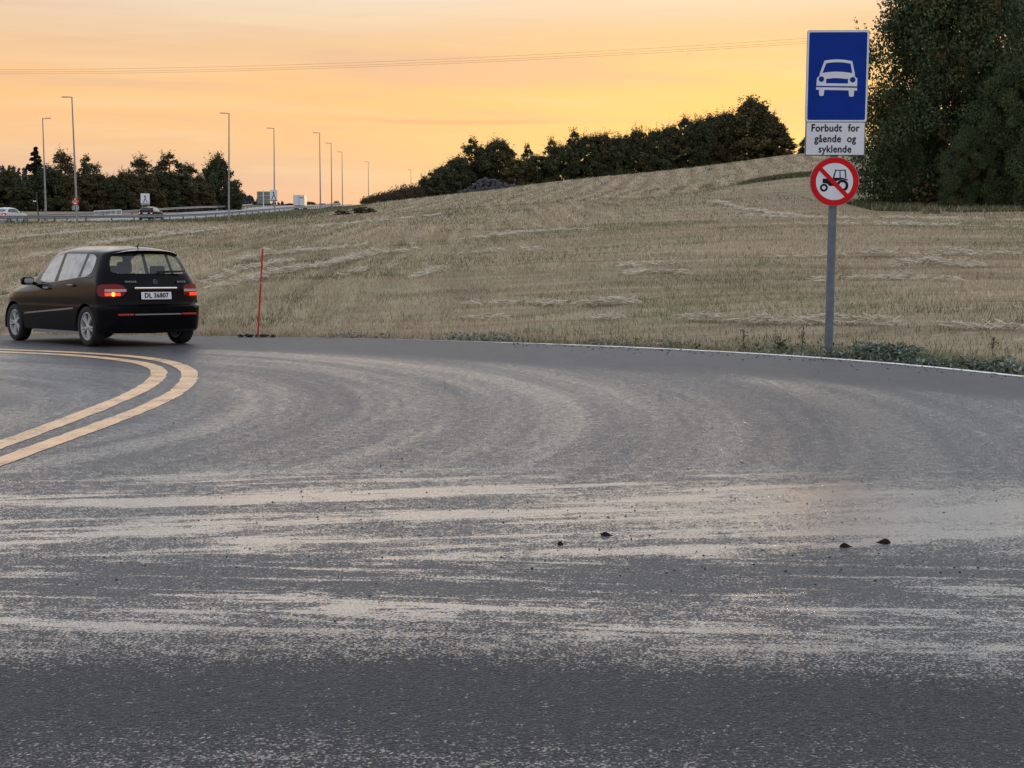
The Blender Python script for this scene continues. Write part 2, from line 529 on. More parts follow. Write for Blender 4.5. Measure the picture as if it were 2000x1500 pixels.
def mat_asphalt():
    m = bpy.data.materials.new("wet_asphalt")
    m.use_nodes = True
    t = NT(m.node_tree)
    p = m.node_tree.nodes['Principled BSDF']
    pos = t.n('ShaderNodeNewGeometry').outputs['Position']
    x, y, z = t.sep(pos)
    flat = t.xyz(x, y)
    n1 = t.noise(flat, 0.5, 4, 0.6)
    n2 = t.noise(flat, 2.2, 5, 0.65)
    # seam of the newer surfacing course near the camera, and the slick band beyond it
    seam = t.add(t.add(y, t.mul(t.m('POWER', t.add(x, 0.8), 2.0), 0.05)), t.mul(t.sub(n1, 0.5), 0.7))
    beyond = t.step(seam, 5.45, 6.25)
    yy = t.add(y, t.mul(t.sub(n1, 0.5), 1.2))
    band = t.mul(beyond, t.step(yy, 10.6, 9.2))
    # wheel-drawn streaks of melt water: long across the view, slightly oblique
    ya = t.sub(y, t.mul(x, 0.16))
    yc = t.add(y, t.mul(x, 0.10))
    sa = t.noise(t.xyz(t.mul(x, 0.34), t.mul(ya, 3.4)), 1.0, 7, 0.66, 0.7)
    sb = t.noise(t.xyz(t.mul(x, 0.7), t.mul(yc, 6.5), 3.0), 1.0, 7, 0.68, 0.7)
    s = t.fmix(t.step(y, 7.6, 6.9), sa, sb)
    streak = t.step(t.add(s, t.mul(t.sub(n2, 0.5), 0.20)), 0.47, 0.66)
    pool = t.mul(t.step(x, -1.0, 2.5), t.step(t.m('ABSOLUTE', t.sub(yy, 8.6)), 1.25, 0.5))   # grainy bright pool towards the east
    gap = t.step(t.m('ABSOLUTE', t.sub(yy, 6.85)), 0.62, 0.2)             # a rougher dry lane through the band
    bandcov = t.add(0.40, t.add(t.mul(streak, 0.46), t.mul(pool, 0.20)))
    bandcov = t.mul(bandcov, t.sub(1.0, t.mul(gap, 0.30)))
    # wheel arcs round the bend
    ax, ay = t.add(x, 8.5), t.sub(y, 13.5)
    rad = t.m('SQRT', t.add(t.mul(ax, ax), t.mul(ay, ay)))
    ang = t.m('ARCTAN2', ay, ax)
    arc = t.noise(t.xyz(t.mul(rad, 0.95), t.mul(ang, 0.5)), 1.0, 4, 0.55)
    arc2 = t.noise(t.xyz(t.mul(rad, 4.0), t.mul(ang, 1.0), 7.0), 1.0, 4, 0.6)
    far_cov = t.add(0.36, t.add(t.mul(t.step(arc, 0.36, 0.66), 0.12), t.mul(t.step(arc2, 0.36, 0.68), 0.07)))
    fresh = t.step(edge_d(t, x, y), -4.8, -2.8)                           # matt strip beside the edge line
    far_cov = t.mul(far_cov, t.sub(1.0, t.mul(fresh, 0.7)))
    near_cov = t.add(0.23, t.add(t.step(seam, 5.0, 4.2, 0.0, 0.16), t.step(seam, 5.2, 5.7, 0.0, 0.22)))
    spots = t.step(t.noise(t.xyz(t.mul(x, 1.1), t.mul(y, 5.0), 2.0), 1.0, 4, 0.6), 0.67, 0.73)
    near_cov = t.add(near_cov, t.mul(spots, 0.45))
    cov = t.fmix(beyond, near_cov, t.fmix(t.step(yy, 9.0, 10.6), bandcov, far_cov))
    cov = t.add(cov, t.mul(t.sub(n2, 0.5), 0.22))
    # the film lies between the stones: stones stand proud of it
    fl1 = t.noise(flat, 70.0, 2, 0.6)
    fl2 = t.noise(flat, 13.0, 4, 0.8)
    fleck = t.add(t.mul(fl1, 0.60), t.mul(fl2, 0.40))
    thr = t.sub(0.73, t.mul(cov, 0.46))
    wet = t.step(t.sub(fleck, thr), -0.045, 0.045)
    band = t.mul(beyond, t.step(yy, 10.6, 9.2))
    # aggregate
    v = t.vor(flat, 70.0)
    v2 = t.vor(flat, 160.0)
    agg = t.m('SUBTRACT', 1.0, v['Distance'])
    grain = t.noise(flat, 45.0, 4, 0.7)
    stone = t.sep(v['Color'])[0]
    c = t.mix(stone, (0.026, 0.028, 0.033, 1), (0.074, 0.077, 0.086, 1))
    c = t.mix(t.step(t.sep(v2['Color'])[1], 0.90, 0.97), c, (0.17, 0.165, 0.16, 1))
    c = t.mix(t.step(n1, 0.35, 0.7), c, t.mix(0.5, c, (0.075, 0.073, 0.076, 1)))
    c = t.mix(t.mul(fresh, 0.45), c, (0.052, 0.051, 0.056, 1))
    c = t.mix(beyond, t.mix(1.0, c, (0.58, 0.60, 0.66, 1), 'MULTIPLY'), c)
    c = t.mix(t.mul(wet, 0.45), c, (0.022, 0.023, 0.026, 1))
    t.put(p.inputs['Base Color'], c)
    rough = t.fmix(wet, t.fmix(beyond, 0.62, 0.55), 0.28)
    rough = t.add(rough, t.mul(t.sub(n2, 0.5), 0.12))
    t.put(p.inputs['Roughness'], rough)
    t.put(p.inputs['Specular IOR Level'], t.fmix(wet, t.fmix(beyond, 0.22, 0.30), 0.6))
    p.inputs['Coat IOR'].default_value = 1.5
    p.inputs['Coat Roughness'].default_value = 0.08
    t.put(p.inputs['Coat Weight'], wet)
    h = t.add(t.mul(agg, 0.8), t.mul(grain, 0.9))
    dry = t.fmix(wet, t.fmix(beyond, 1.0, 0.8), 0.3)
    nrm = t.bump(h, dry, 0.012)
    t.put(p.inputs['Normal'], nrm)
    t.put(p.inputs['Coat Normal'], t.bump(h, t.fmix(band, 0.40, 0.17), 0.012))
    return m


def edge_d(t, x, y):
    """shader copy of the distance to the road edge (straight chords are close enough for a colour mask)"""
    nd = t.n('ShaderNodeFloatCurve')
    c = nd.mapping.curves[0]
    xs = [-40, -22, -9, -4, 0, 2, 4, 5.5, 7, 8.4, 10, 12]
    while len(c.points) < len(xs):
        c.points.new(0.5, 0.5)
    for i, xv in enumerate(xs):
        c.points[i].location = ((xv + 40) / 60.0, (float(edge_y(xv)) + 45) / 90.0)
    nd.mapping.update()
    t.put(nd.inputs['Value'], t.m('DIVIDE', t.add(x, 40.0), 60.0, clamp=True))
    ey = t.sub(t.mul(nd.outputs[0], 90.0), 45.0)
    return t.sub(y, ey)


def mat_paint(name, col, wear_lo, wear_hi, wear_x=None):
    m = bpy.data.materials.new(name)
    m.use_nodes = True
    t = NT(m.node_tree)
    p = m.node_tree.nodes['Principled BSDF']
    pos = t.n('ShaderNodeNewGeometry').outputs['Position']
    x, y, z = t.sep(pos)
    flat = t.xyz(x, y)
    n1 = t.noise(flat, 26.0, 5, 0.7)
    n2 = t.noise(flat, 3.0, 4, 0.6)
    w = t.add(t.mul(n1, 0.65), t.mul(n2, 0.35))
    if wear_x is not None:
        w = t.sub(w, t.step(x, wear_x[0], wear_x[1], wear_x[2], 0.0))
    keep = t.step(w, wear_lo, wear_hi)
    v = t.vor(flat, 70.0)
    c = t.mix(t.step(n2, 0.3, 0.7), tuple(k * 0.78 for k in col) + (1,), col + (1,))
    c = t.mix(keep, (0.055, 0.055, 0.058, 1), c)
    t.put(p.inputs['Base Color'], c)
    p.inputs['Roughness'].default_value = 0.5
    t.put(p.inputs['Normal'], t.bump(t.add(t.sub(1.0, v['Distance']), n1), 0.35, 0.005))
    return m


M = {}
M['field'] = mat_field()
M['asphalt'] = mat_asphalt()
M['yellow'] = mat_paint("yellow_road_paint", (0.84, 0.52, 0.27), 0.34, 0.50)
M['white'] = mat_paint("white_road_paint", (0.80, 0.79, 0.76), 0.34, 0.46, (-4.0, 3.0, 0.24))
M['highway'] = mat("highway_asphalt", (0.17, 0.17, 0.18), 0.5, vary=0.12, vscale=0.4)


# ------------------------------------------------------------------ land sheet
def axis(*segs):
    out = [segs[0][0]]
    for a, b, s in segs:
        n = max(1, round((b - a) / s))
        out += list(a + (b - a) * (np.arange(n) + 1) / n)
    return np.array(out)


xs = axis((-4000, -1000, 500), (-1000, -260, 60), (-260, -90, 6), (-90, -24, 1.5), (-24, 16, 0.4), (16, 60, 1.2), (60, 140, 5), (140, 320, 30), (320, 1000, 100), (1000, 4000, 500))
ys = axis((-400, -40, 60), (-40, 8, 4), (8, 50, 0.4), (50, 110, 0.9), (110, 160, 1.2), (160, 300, 2.5), (300, 420, 8), (420, 800, 25), (800, 2000, 150), (2000, 6000, 800))
gx, gy = np.meshgrid(xs, ys)
gz = land(gx, gy)
sd = edge_dist(gx, gy)
bumpy = np.array([[mnoise.noise(Vector((a * 0.55, b * 0.55, 0))) if (-24 < a < 30 and 10 < b < 70) else 0.0 for a in xs] for b in ys])
gz = gz + bumpy * 0.05 * sstep(0.6, 3.0, sd)
big = np.array([[mnoise.noise(Vector((a * 0.04, b * 0.03, 3))) if (-60 < a < 130 and 20 < b < 330) else 0.0 for a in xs] for b in ys])
gz = gz + big * 0.22 * sstep(3, 20, sd)
verge = np.zeros(gx.shape + (3,))
hdist = gx - hz_near(gy)
verge[..., 0] = np.maximum.reduce([
    sstep(1.5, 0.8, sd) * sstep(-3.5, 1.0, gx) * (np.abs(gx) < 60) * (gy < 40) * 0.9,
    sstep(13.0, 7.0, hdist) * (hdist > 0) * (gy > 90) * 1.0,
    sstep(-HW - 4, -HW, hdist) * (hdist < -HW / 2) * (gy > 90) * 0.8,
    sstep(9.0, 3.0, np.abs(gy - 99 - np.abs(gx - 34) * 0.1)) * sstep(22.0, 27.0, gx) * (gy < 125) * 1.0,
    sstep(3.0, 1.0, np.abs(gy - (137 - (gx - 24) * 0.35))) * sstep(21.5, 25.0, gx) * (gx < 60) * 1.0])
verge[..., 1] = sstep(0.75, 0.35, sd) * (gy < 45) * (np.abs(gx) < 60)
nx, ny = len(xs), len(ys)
idx = np.arange(nx * ny).reshape(ny, nx)
quads = np.stack([idx[:-1, :-1], idx[:-1, 1:], idx[1:, 1:], idx[1:, :-1]], -1).reshape(-1, 4)
me = mesh_np("field", np.stack([gx, gy, gz], -1).reshape(-1, 3), quads, verge.reshape(-1, 3))
smooth(me)
tag(obj("field", me, M['field']), kind='structure', label='harvested stubble field rising from the road to the hedgerow')

from mathutils.bvhtree import BVHTree
_bvh = BVHTree.FromPolygons([tuple(v) for v in np.stack([gx, gy, gz], -1).reshape(-1, 3)], quads.tolist())
def ground(x, y):
    h = _bvh.ray_cast(Vector((x, y, 500)), Vector((0, 0, -1)))
    return h[0].z if h[0] is not None else land1(x, y)

_cell_x, _cell_y = xs, ys
def ground_np(x, y):
    """bilinear height on the land sheet"""
    i = np.clip(np.searchsorted(xs, x) - 1, 0, nx - 2)
    j = np.clip(np.searchsorted(ys, y) - 1, 0, ny - 2)
    u = (x - xs[i]) / (xs[i + 1] - xs[i])
    v = (y - ys[j]) / (ys[j + 1] - ys[j])
    return gz[j, i] * (1 - u) * (1 - v) + gz[j, i + 1] * u * (1 - v) + gz[j + 1, i] * (1 - u) * v + gz[j + 1, i + 1] * u * v


# ------------------------------------------------------------------ the junction: asphalt slab and painted lines
def slab():
    us = axis((-70, -14, 2.0), (-14, 11.6, 0.4))
    bm = bmesh.new()
    rows = []
    for u in us:
        e = float(edge_y(u)) + 0.22
        col = []
        for k in np.concatenate([np.linspace(0, 0.8, 30), np.linspace(0.82, 1, 10)]):
            yv = -45 + (e + 45) * k
            col.append(bm.verts.new((u, yv, float(z_road(u, yv)))))
        col.append(bm.verts.new((u, e + 0.03, float(z_road(u, e)) - 0.30)))
        rows.append(col)
    for a, b in zip(rows, rows[1:]):
        for i in range(len(a) - 1):
            bm.faces.new((a[i], b[i], b[i + 1], a[i + 1]))
    me = bpy.data.meshes.new("road")
    bm.to_mesh(me); bm.free()
    smooth(me, 40)
    return tag(obj("road", me, M['asphalt']), kind='structure', label='wet grey asphalt road bending away at the junction')


road = slab()


def ribbon(name, pts, width, material, parent, lift=0.004, step=0.12, zf=z_road):
    """painted line along a smooth curve"""
    pts = np.array(pts)
    d = np.concatenate([[0], np.cumsum(np.hypot(*np.diff(pts, axis=0).T))])
    n = max(3, int(d[-1] / step))
    t = np.linspace(0, d[-1], n)
    q = np.stack([np.interp(t, d, pts[:, 0]), np.interp(t, d, pts[:, 1])], 1)
    k = max(1, int(0.5 / step))
    for _ in range(3):
        pad = np.concatenate([np.repeat(q[:1], k, 0), q, np.repeat(q[-1:], k, 0)])
        q2 = np.stack([np.convolve(pad[:, c], np.ones(2 * k + 1) / (2 * k + 1), 'valid') for c in (0, 1)], 1)
        q2[0], q2[-1] = q[0], q[-1]
        q = q2
    tg = np.gradient(q, axis=0)
    tg /= np.linalg.norm(tg, axis=1)[:, None]
    nrm = np.stack([-tg[:, 1], tg[:, 0]], 1)
    jit = rng.normal(0, 0.006, (n, 2))
    a = q + nrm * (width / 2 + jit[:, :1])
    b = q - nrm * (width / 2 + jit[:, 1:])
    v = np.concatenate([a, b])
    zz = zf(v[:, 0], v[:, 1]) + lift
    v = np.concatenate([v, zz[:, None]], 1)
    f = np.stack([np.arange(n - 1), np.arange(n - 1) + n, np.arange(1, n) + n, np.arange(1, n)], 1)
    return obj(name, mesh_np(name, v, f), material, parent)


def gp(px, py): return tuple(G(px, py))[:2]


outer = [gp(*p) for p in [(0, 902), (140, 851), (280, 800), (350, 766), (376, 734), (364, 718), (329, 705.5), (280, 697.5), (210, 692), (105, 686.5), (0, 683)]]
inner = [gp(*p) for p in [(0, 869), (105, 831.5), (210, 791), (280, 761.5), (311, 737), (315, 723), (297.5, 712.5), (259, 705), (175, 696), (105, 691.5), (0, 687.5)]]
def extend(pts):
    a, b = np.array(pts[0]), np.array(pts[1])
    c, d = np.array(pts[-1]), np.array(pts[-2])
    u = (a - b) / np.linalg.norm(a - b)
    w = (c - d) / np.linalg.norm(c - d)
    return [tuple(a + u * 10), tuple(a + u * 4)] + list(pts) + [tuple(c + w * 6), tuple(c + w * 25)]
yo = ribbon("yellow_line", extend(outer), 0.20, M['yellow'], road)
yi = ribbon("yellow_line", extend(inner), 0.20, M['yellow'], road)
ex = np.concatenate([np.arange(-40, 8.3, 0.25)])
ribbon("edge_line", [(a, float(edge_y(a))) for a in ex], 0.135, M['white'], road)

# ------------------------------------------------------------------ highway
def highway():
    yv = np.concatenate([np.arange(30, 340, 4.0), np.arange(340, 700, 20.0)])
    n = hz_near(yv)
    zz = hz_z(yv)
    prof = [(0.1, -0.35), (0.0, 0.0), (-HW / 2, 0.12), (-HW, 0.0), (-HW - 0.1, -0.35)]
    v = np.concatenate([np.stack([n + a, yv, zz + b], 1) for a, b in prof])
    k = len(yv)
    f = np.concatenate([np.stack([np.arange(k - 1) + r * k, np.arange(1, k) + r * k, np.arange(1, k) + (r + 1) * k, np.arange(k - 1) + (r + 1) * k], 1) for r in range(4)])
    h = tag(obj("highway", mesh_np("highway", v, f), M['highway']), kind='structure', label='grey highway climbing away behind steel guardrails')
    zf = lambda x, y: hz_z(y) + 0.12 * (1 - np.abs((x - hz_near(y)) / (HW / 2) + 1))
    for off, w in ((-0.9, 0.2), (-HW + 0.9, 0.2), (-HW / 2, 0.2)):
        ribbon("edge_line" if abs(off) != HW / 2 else "centre_line", [(float(hz_near(a)) + off, a) for a in np.arange(60, 500, 4.0)], w, M['hwpaint'], h, lift=0.012, step=3.0, zf=zf)
    return h


M['hwpaint'] = mat("highway_paint", (0.62, 0.60, 0.56), 0.6)
highway()

# ------------------------------------------------------------------ object materials
M['galv'] = mat("galvanised_steel", (0.30, 0.33, 0.35), 0.55, metal=0.35, vary=0.15, vscale=14, rvary=0.1)
M['post'] = mat("sign_post_steel", (0.115, 0.145, 0.17), 0.65, metal=0.1, vary=0.16, vscale=9, bump=0.15, bscale=90)
M['pole'] = mat("lamp_pole_steel", (0.27, 0.27, 0.28), 0.55, metal=0.3, vary=0.1, vscale=2)
M['rail'] = mat("guardrail_steel", (0.20, 0.21, 0.23), 0.6, metal=0.3, vary=0.15, vscale=3)
M['railpost'] = mat("guardrail_post", (0.05, 0.052, 0.058), 0.7, vary=0.2, vscale=3)
M['sign_white'] = mat("sign_white", (0.70, 0.72, 0.75), 0.5, spec=0.2, vary=0.05, vscale=5)
M['sign_blue'] = mat("sign_blue", (0.002, 0.030, 0.26), 0.5, spec=0.12, vary=0.08, vscale=4)
M['sign_red'] = mat("sign_red", (0.58, 0.010, 0.012), 0.5, spec=0.12, vary=0.07, vscale=5)
M['sign_black'] = mat("sign_black", (0.008, 0.008, 0.011), 0.6, spec=0.15)
M['sign_green'] = mat("sign_green", (0.02, 0.16, 0.085), 0.5)
M['sign_back'] = mat("sign_back", (0.155, 0.18, 0.15), 0.6, vary=0.1, vscale=1.5)
M['red_stake'] = mat("red_stake", (0.50, 0.02, 0.025), 0.5, vary=0.1, vscale=6)
M['reflector'] = mat("reflector_band", (0.34, 0.24, 0.22), 0.45)
M['soil'] = mat("soil", (0.035, 0.027, 0.022), 0.95, vary=0.4, vscale=20, bump=0.8, bscale=30)
M['black_plastic'] = mat("black_plastic", (0.012, 0.012, 0.013), 0.55)
M['cable'] = mat("cable", (0.10, 0.08, 0.07), 0.6)


def text_mesh(body, size, xscale=1.0, bold=0.0, spacing=1.0):
    cu = bpy.data.curves.new("lettering", 'FONT')
    cu.body = body
    cu.size = size
    cu.align_x = 'CENTER'
    cu.align_y = 'CENTER'
    cu.space_character = spacing
    cu.extrude = 0.0008
    cu.resolution_u = 5
    o = bpy.data.objects.new("lettering", cu)
    COL.objects.link(o)
    dg = bpy.context.evaluated_depsgraph_get()
    me = bpy.data.meshes.new_from_object(o.evaluated_get(dg))
    bpy.data.objects.remove(o)
    bpy.data.curves.remove(cu)
    me.transform(Matrix.Rotation(math.pi / 2, 4, 'X') @ Matrix.Diagonal((xscale, 1, 1, 1)))
    me.materials.clear()
    if bold:                                              # heavier strokes: the same glyphs overlaid a hair apart
        bm = bmesh.new()
        for i, (dx, dz) in enumerate(((0, 0), (bold, 0), (-bold, 0), (0, bold), (0, -bold))):
            b2 = me.copy()
            b2.transform(Matrix.Translation((dx, -0.0002 * i, dz)))
            bm.from_mesh(b2)
            bpy.data.meshes.remove(b2)
        bm.to_mesh(me)
        bm.free()
    return me


def rrect(w, h, r, n=5):
    pts = []
    for cx, cz, a0 in ((w / 2 - r, h / 2 - r, 0), (-w / 2 + r, h / 2 - r, 90), (-w / 2 + r, -h / 2 + r, 180), (w / 2 - r, -h / 2 + r, 270)):
        for i in range(n + 1):
            a = R(a0 + 90 * i / n)
            pts.append((cx + r * math.cos(a), cz + r * math.sin(a)))
    return pts


def disc(r, n=48): return [(r * math.cos(2 * math.pi * i / n), r * math.sin(2 * math.pi * i / n)) for i in range(n)]
def shift(pts, dx, dz, s=1.0): return [(x * s + dx, z * s + dz) for x, z in pts]


def plate(name, pts, y0, y1, material, parent, loc=(0, 0, 0)):
    bm = bmesh.new()
    prism(bm, pts, y0, y1)
    bmesh.ops.recalc_face_normals(bm, faces=bm.faces[:])
    return obj(name, bm, material, parent, loc)


def ring_plate(name, ro, ri, y0, y1, material, parent, loc=(0, 0, 0), n=56):
    bm = bmesh.new()
    lathe(bm, [(ri, y0), (ro, y0), (ro, y1), (ri, y1), (ri, y0)], n)
    bmesh.ops.recalc_face_normals(bm, faces=bm.faces[:])
    return obj(name, bm, material, parent, loc)


# ------------------------------------------------------------------ the tall sign by the edge line
def big_sign():
    base = G(1620, 690)
    d = 20.75
    k = d / F * 0.985                                     # metres per photograph pixel at the sign
    b = P(1620, 672, d)
    root = empty("road_sign", (b.x, b.y, ground(b.x, b.y)))
    tag(root, 'tall post carrying blue white-car sign, Norwegian text plate and round no-tractor sign', 'road sign')
    root.rotation_euler = (0, R(0.35), R(-4))
    z0 = b.z - root.location.z
    def zz(py): return z0 + (672 - py) * k
    bm = bmesh.new()
    tube(bm, (0, 0.075, -0.25), (0, 0.075, zz(66)), 0.061, seg=24)
    me = bpy.data.meshes.new("post"); bm.to_mesh(me); bm.free(); smooth(me, 40)
    obj("post", me, M['post'], root)
    # blue motor-road panel
    w, h = 118 * k, 175 * k
    c = (0.0, 0.0, (zz(60) + zz(237)) / 2)
    pan = plate("blue_panel", rrect(w, h, 0.03), -0.004, 0.0, M['sign_white'], root, c)
    pan['label'] = 'blue panel with a white car seen from the front'
    plate("frame", rrect(w + 0.012, h + 0.012, 0.03), 0.0, 0.022, M['galv'], pan)
    plate("blue_face", rrect(w - 0.05, h - 0.05, 0.022), -0.0065, -0.0045, M['sign_blue'], pan)
    # the car symbol, traced in sign units (zoomed pixels of the photograph / 750 px plate)
    s = k / 3.75
    def S(pts): return [((x - 363) * s, (405 - z) * s) for x, z in pts]
    def arcpts(x0, z0, x1, z1, bow, n=10):
        return [(x0 + (x1 - x0) * i / n, z0 + (z1 - z0) * i / n - bow * 4 * (i / n) * (1 - i / n)) for i in range(n + 1)]
    y0, y1 = -0.0085, -0.0067
    white = M['sign_white']
    roof_o = arcpts(268, 293, 468, 297, 10)
    roof_i = arcpts(279, 313, 458, 316, 10)
    sym = bmesh.new()
    def poly(pts):
        pts = S(pts)
        a = sum(pts[i - 1][0] * pts[i][1] - pts[i][0] * pts[i - 1][1] for i in range(len(pts)))
        prism(sym, pts if a > 0 else pts[::-1], y0, y1)
    poly(roof_o + roof_i[::-1])                                                       # roof
    poly([(268, 293), (281, 309), (254, 386), (236, 386)])                            # pillars
    poly([(468, 297), (489, 389), (472, 389), (456, 312)])
    bonnet = arcpts(236, 386, 489, 389, 15)
    poly(bonnet + [(489, 407), (236, 404)])
    poly([(236, 404), (489, 407), (505, 420), (508, 424), (216, 424), (222, 412)])    # wings and front
    poly([(216, 424), (283, 424), (283, 456), (441, 458), (441, 426), (508, 424), (508, 478), (214, 474)])
    poly([(213, 484), (508, 489), (508, 509), (213, 502)])                            # bumper
    poly([(233, 502), (272, 503), (268, 543), (262, 547), (243, 547), (236, 541)])    # wheels
    poly([(448, 507), (488, 508), (485, 548), (478, 553), (459, 552), (452, 546)])
    bmesh.ops.recalc_face_normals(sym, faces=sym.faces[:])
    obj("car_symbol", sym, white, pan)
    blue = M['sign_blue']
    y0, y1 = -0.0100, -0.0087
    hl = bmesh.new()
    for cx, cz in ((249, 426), (475, 431)):
        prism(hl, shift(disc(20 * s, 24), (cx - 363) * s, (405 - cz) * s), y0, y1)
    pts = S(arcpts(283, 426, 441, 429, 9) + [(441, 458), (283, 454)])
    prism(hl, pts[::-1], y0, y1)
    bmesh.ops.recalc_face_normals(hl, faces=hl.faces[:])
    obj("headlight_and_grille", hl, blue, pan)
    # text plate
    w2, h2 = 115 * k, 65 * k
    c2 = (-0.5 * k, 0.0, (zz(236) + zz(300)) / 2 - 0.006)
    tp = plate("text_plate", rrect(w2, h2, 0.012), -0.004, 0.0, M['sign_black'], root, c2)
    tp['label'] = 'white plate reading Forbudt for gående og syklende'
    plate("frame", rrect(w2 + 0.01, h2 + 0.004, 0.012), 0.0, 0.022, M['galv'], tp)
    plate("white_face", rrect(w2 - 0.018, h2 - 0.018, 0.008), -0.0062, -0.0042, M['sign_white'], tp)
    for words, z in ((("Forbudt", "for"), 0.148), (("gående", "og"), -0.005), (("syklende",), -0.152)):
        ms = []
        for wd in words:
            wm2 = text_mesh(wd, 0.148, 0.86, 0.0035, 1.06)
            xs_ = [v.co.x for v in wm2.vertices]
            ms.append((wm2, min(xs_), max(xs_)))
        total = sum(b - a for _, a, b in ms) + 0.085 * (len(ms) - 1)
        cur = -total / 2
        for wm2, a, b in ms:
            obj("word", wm2, M['sign_black'], tp, (cur - a, -0.0072, z))
            cur += b - a + 0.085
    # round no-tractor sign
    r = 47 * k
    c3 = (0.5 * k, 0.0, (zz(304) + zz(400)) / 2)
    rd = plate("round_sign", disc(r, 56), -0.004, 0.0, M['sign_red'], root, c3)
    rd['label'] = 'round white sign with red rim and red bar across a black tractor'
    plate("back_rim", disc(r + 0.006, 56), 0.0, 0.018, M['galv'], rd)
    ri = 36 * k
    plate("white_face", disc(ri, 48), -0.0065, -0.0045, M['sign_white'], rd)
    q = k / 3.75
    def T(pts): return [((x - 340) * q, (1168 - z) * q) for x, z in pts]
    tr = bmesh.new()
    def tp2(pts, a=-0.0082, b=-0.0067):
        pts = T(pts)
        ar = sum(pts[i - 1][0] * pts[i][1] - pts[i][0] * pts[i - 1][1] for i in range(len(pts)))
        prism(tr, pts if ar > 0 else pts[::-1], a, b)
    tp2([(254, 1147), (330, 1147), (345, 1160), (352, 1200), (300, 1200), (290, 1185), (252, 1178)])     # bonnet
    tp2([(326, 1145), (344, 1082), (352, 1082), (336, 1148)])                                              # cab frame
    tp2([(340, 1082), (420, 1082), (420, 1089), (340, 1089)])
    tp2([(411, 1086), (419, 1086), (426, 1142), (417, 1142)])
    tp2([(374, 1086), (381, 1086), (384, 1146), (376, 1146)])
    tp2([(330, 1140), (398, 1140), (437, 1152), (436, 1160), (396, 1150), (345, 1168), (335, 1160)])
    def ringp(cx, cz, ro, rr):
        n = 30
        lo = [tr.verts.new(((cx - 340 + ro * math.cos(2 * math.pi * i / n)) * q, -0.0082, (1168 - cz + ro * math.sin(2 * math.pi * i / n)) * q)) for i in range(n)]
        li = [tr.verts.new(((cx - 340 + rr * math.cos(2 * math.pi * i / n)) * q, -0.0082, (1168 - cz + rr * math.sin(2 * math.pi * i / n)) * q)) for i in range(n)]
        for i in range(n):
            j = (i + 1) % n
            tr.faces.new((lo[i], lo[j], li[j], li[i]))
    ringp(264, 1213, 29, 14)
    ringp(398, 1197, 44, 24)
    bmesh.ops.recalc_face_normals(tr, faces=tr.faces[:])
    obj("tractor_symbol", tr, M['sign_black'], rd)
    a, b2 = (-36 * k * 0.75, 36 * k * 0.66), (36 * k * 0.66, -36 * k * 0.75)
    hw = 4.2 * k
    pts = [(a[0] - hw * .7, a[1] - hw * .7), (b2[0] - hw * .7, b2[1] - hw * .7), (b2[0] + hw * .7, b2[1] + hw * .7), (a[0] + hw * .7, a[1] + hw * .7)]
    plate("red_bar", pts, -0.0105, -0.0088, M['sign_red'], rd)
    # clamps behind the panels
    for z in (zz(100), zz(200), zz(255), zz(285), zz(335), zz(370)):
        bm = bmesh.new()
        box(bm, (0, 0, 0), (0.15, 0.03, 0.035))
        obj("clamp", bm, M['galv'], root, (0, 0.035, z))


big_sign()


# ------------------------------------------------------------------ red snow stake
def stake():
    d = 26.0
    b = P(501, 655, d)
    z = ground(b.x, b.y)
    root = empty("snow_stake", (b.x, b.y, z))
    tag(root, 'thin red snow stake with a pale reflector band leaning at the road edge', 'snow stake')
    top = P(513, 486, d)
    v = Vector((top.x - b.x, 0.0, top.z - z))
    def at(f): return v * f
    for a, e, m_, n in ((-0.08, 0.62, 'red_stake', 'shaft'), (0.755, 1.0, 'red_stake', 'tip'), (0.665, 0.69, 'reflector', 'reflector_band'), (0.62, 0.665, 'red_stake', 'collar'), (0.69, 0.755, 'red_stake', 'collar')):
        bm = bmesh.new()
        tube(bm, at(a), at(e), 0.0175 if n != 'reflector_band' else 0.018, seg=10)
        obj(n, bm, M[m_], root)
    bm = bmesh.new()
    for i in range(14):
        p = Vector((random.uniform(-0.34, 0.50), random.uniform(-0.12, 0.12), 0))
        s = random.uniform(0.02, 0.055)
        p.z = 0.012
        bmesh.ops.create_icosphere(bm, subdivisions=1, radius=s, matrix=Matrix.Translation(p) @ Matrix.Diagonal((1.4, 1, 0.6, 1)))
    for vv in bm.verts:
        vv.co += Vector((random.uniform(-.015, .015), random.uniform(-.015, .015), random.uniform(-.01, .01)))
    o = obj("soil_clods", bm, M['soil'], None, (b.x, b.y - 0.15, float(z_road(b.x, b.y - .5)) + 0.01))
    tag(o, 'dark clods of soil at the foot of the snow stake', kind='stuff')


stake()


# ------------------------------------------------------------------ street lamps along the highway
def make_lamp():
    root = empty("street_lamp")
    bm = bmesh.new()
    tube(bm, (0, 0, -0.6), (0, 0, 2.6), 0.115, 0.105, 12)
    tube(bm, (0, 0, 2.6), (0, 0, 12.0), 0.10, 0.055, 12)
    me = bpy.data.meshes.new("pole"); bm.to_mesh(me); bm.free(); smooth(me, 40)
    obj("pole", me, M['pole'], root)
    bm = bmesh.new()
    tube(bm, (0.06, 0, 12.0), (-0.45, 0, 12.05), 0.045, 0.04, 8)
    obj("arm", bm, M['pole'], root)
    bm = bmesh.new()
    bbox(bm, (-0.72, 0, 12.045), (0.62, 0.26, 0.09), 0.03)
    for v in bm.verts:
        if v.co.x < -0.9: v.co.z += 0.02
    obj("lamp_head", bm, M['pole'], root)
    bm = bmesh.new()
    box(bm, (0, -0.11, 0.9), (0.12, 0.03, 0.35))
    obj("hatch", bm, M['galv'], root)
    return root


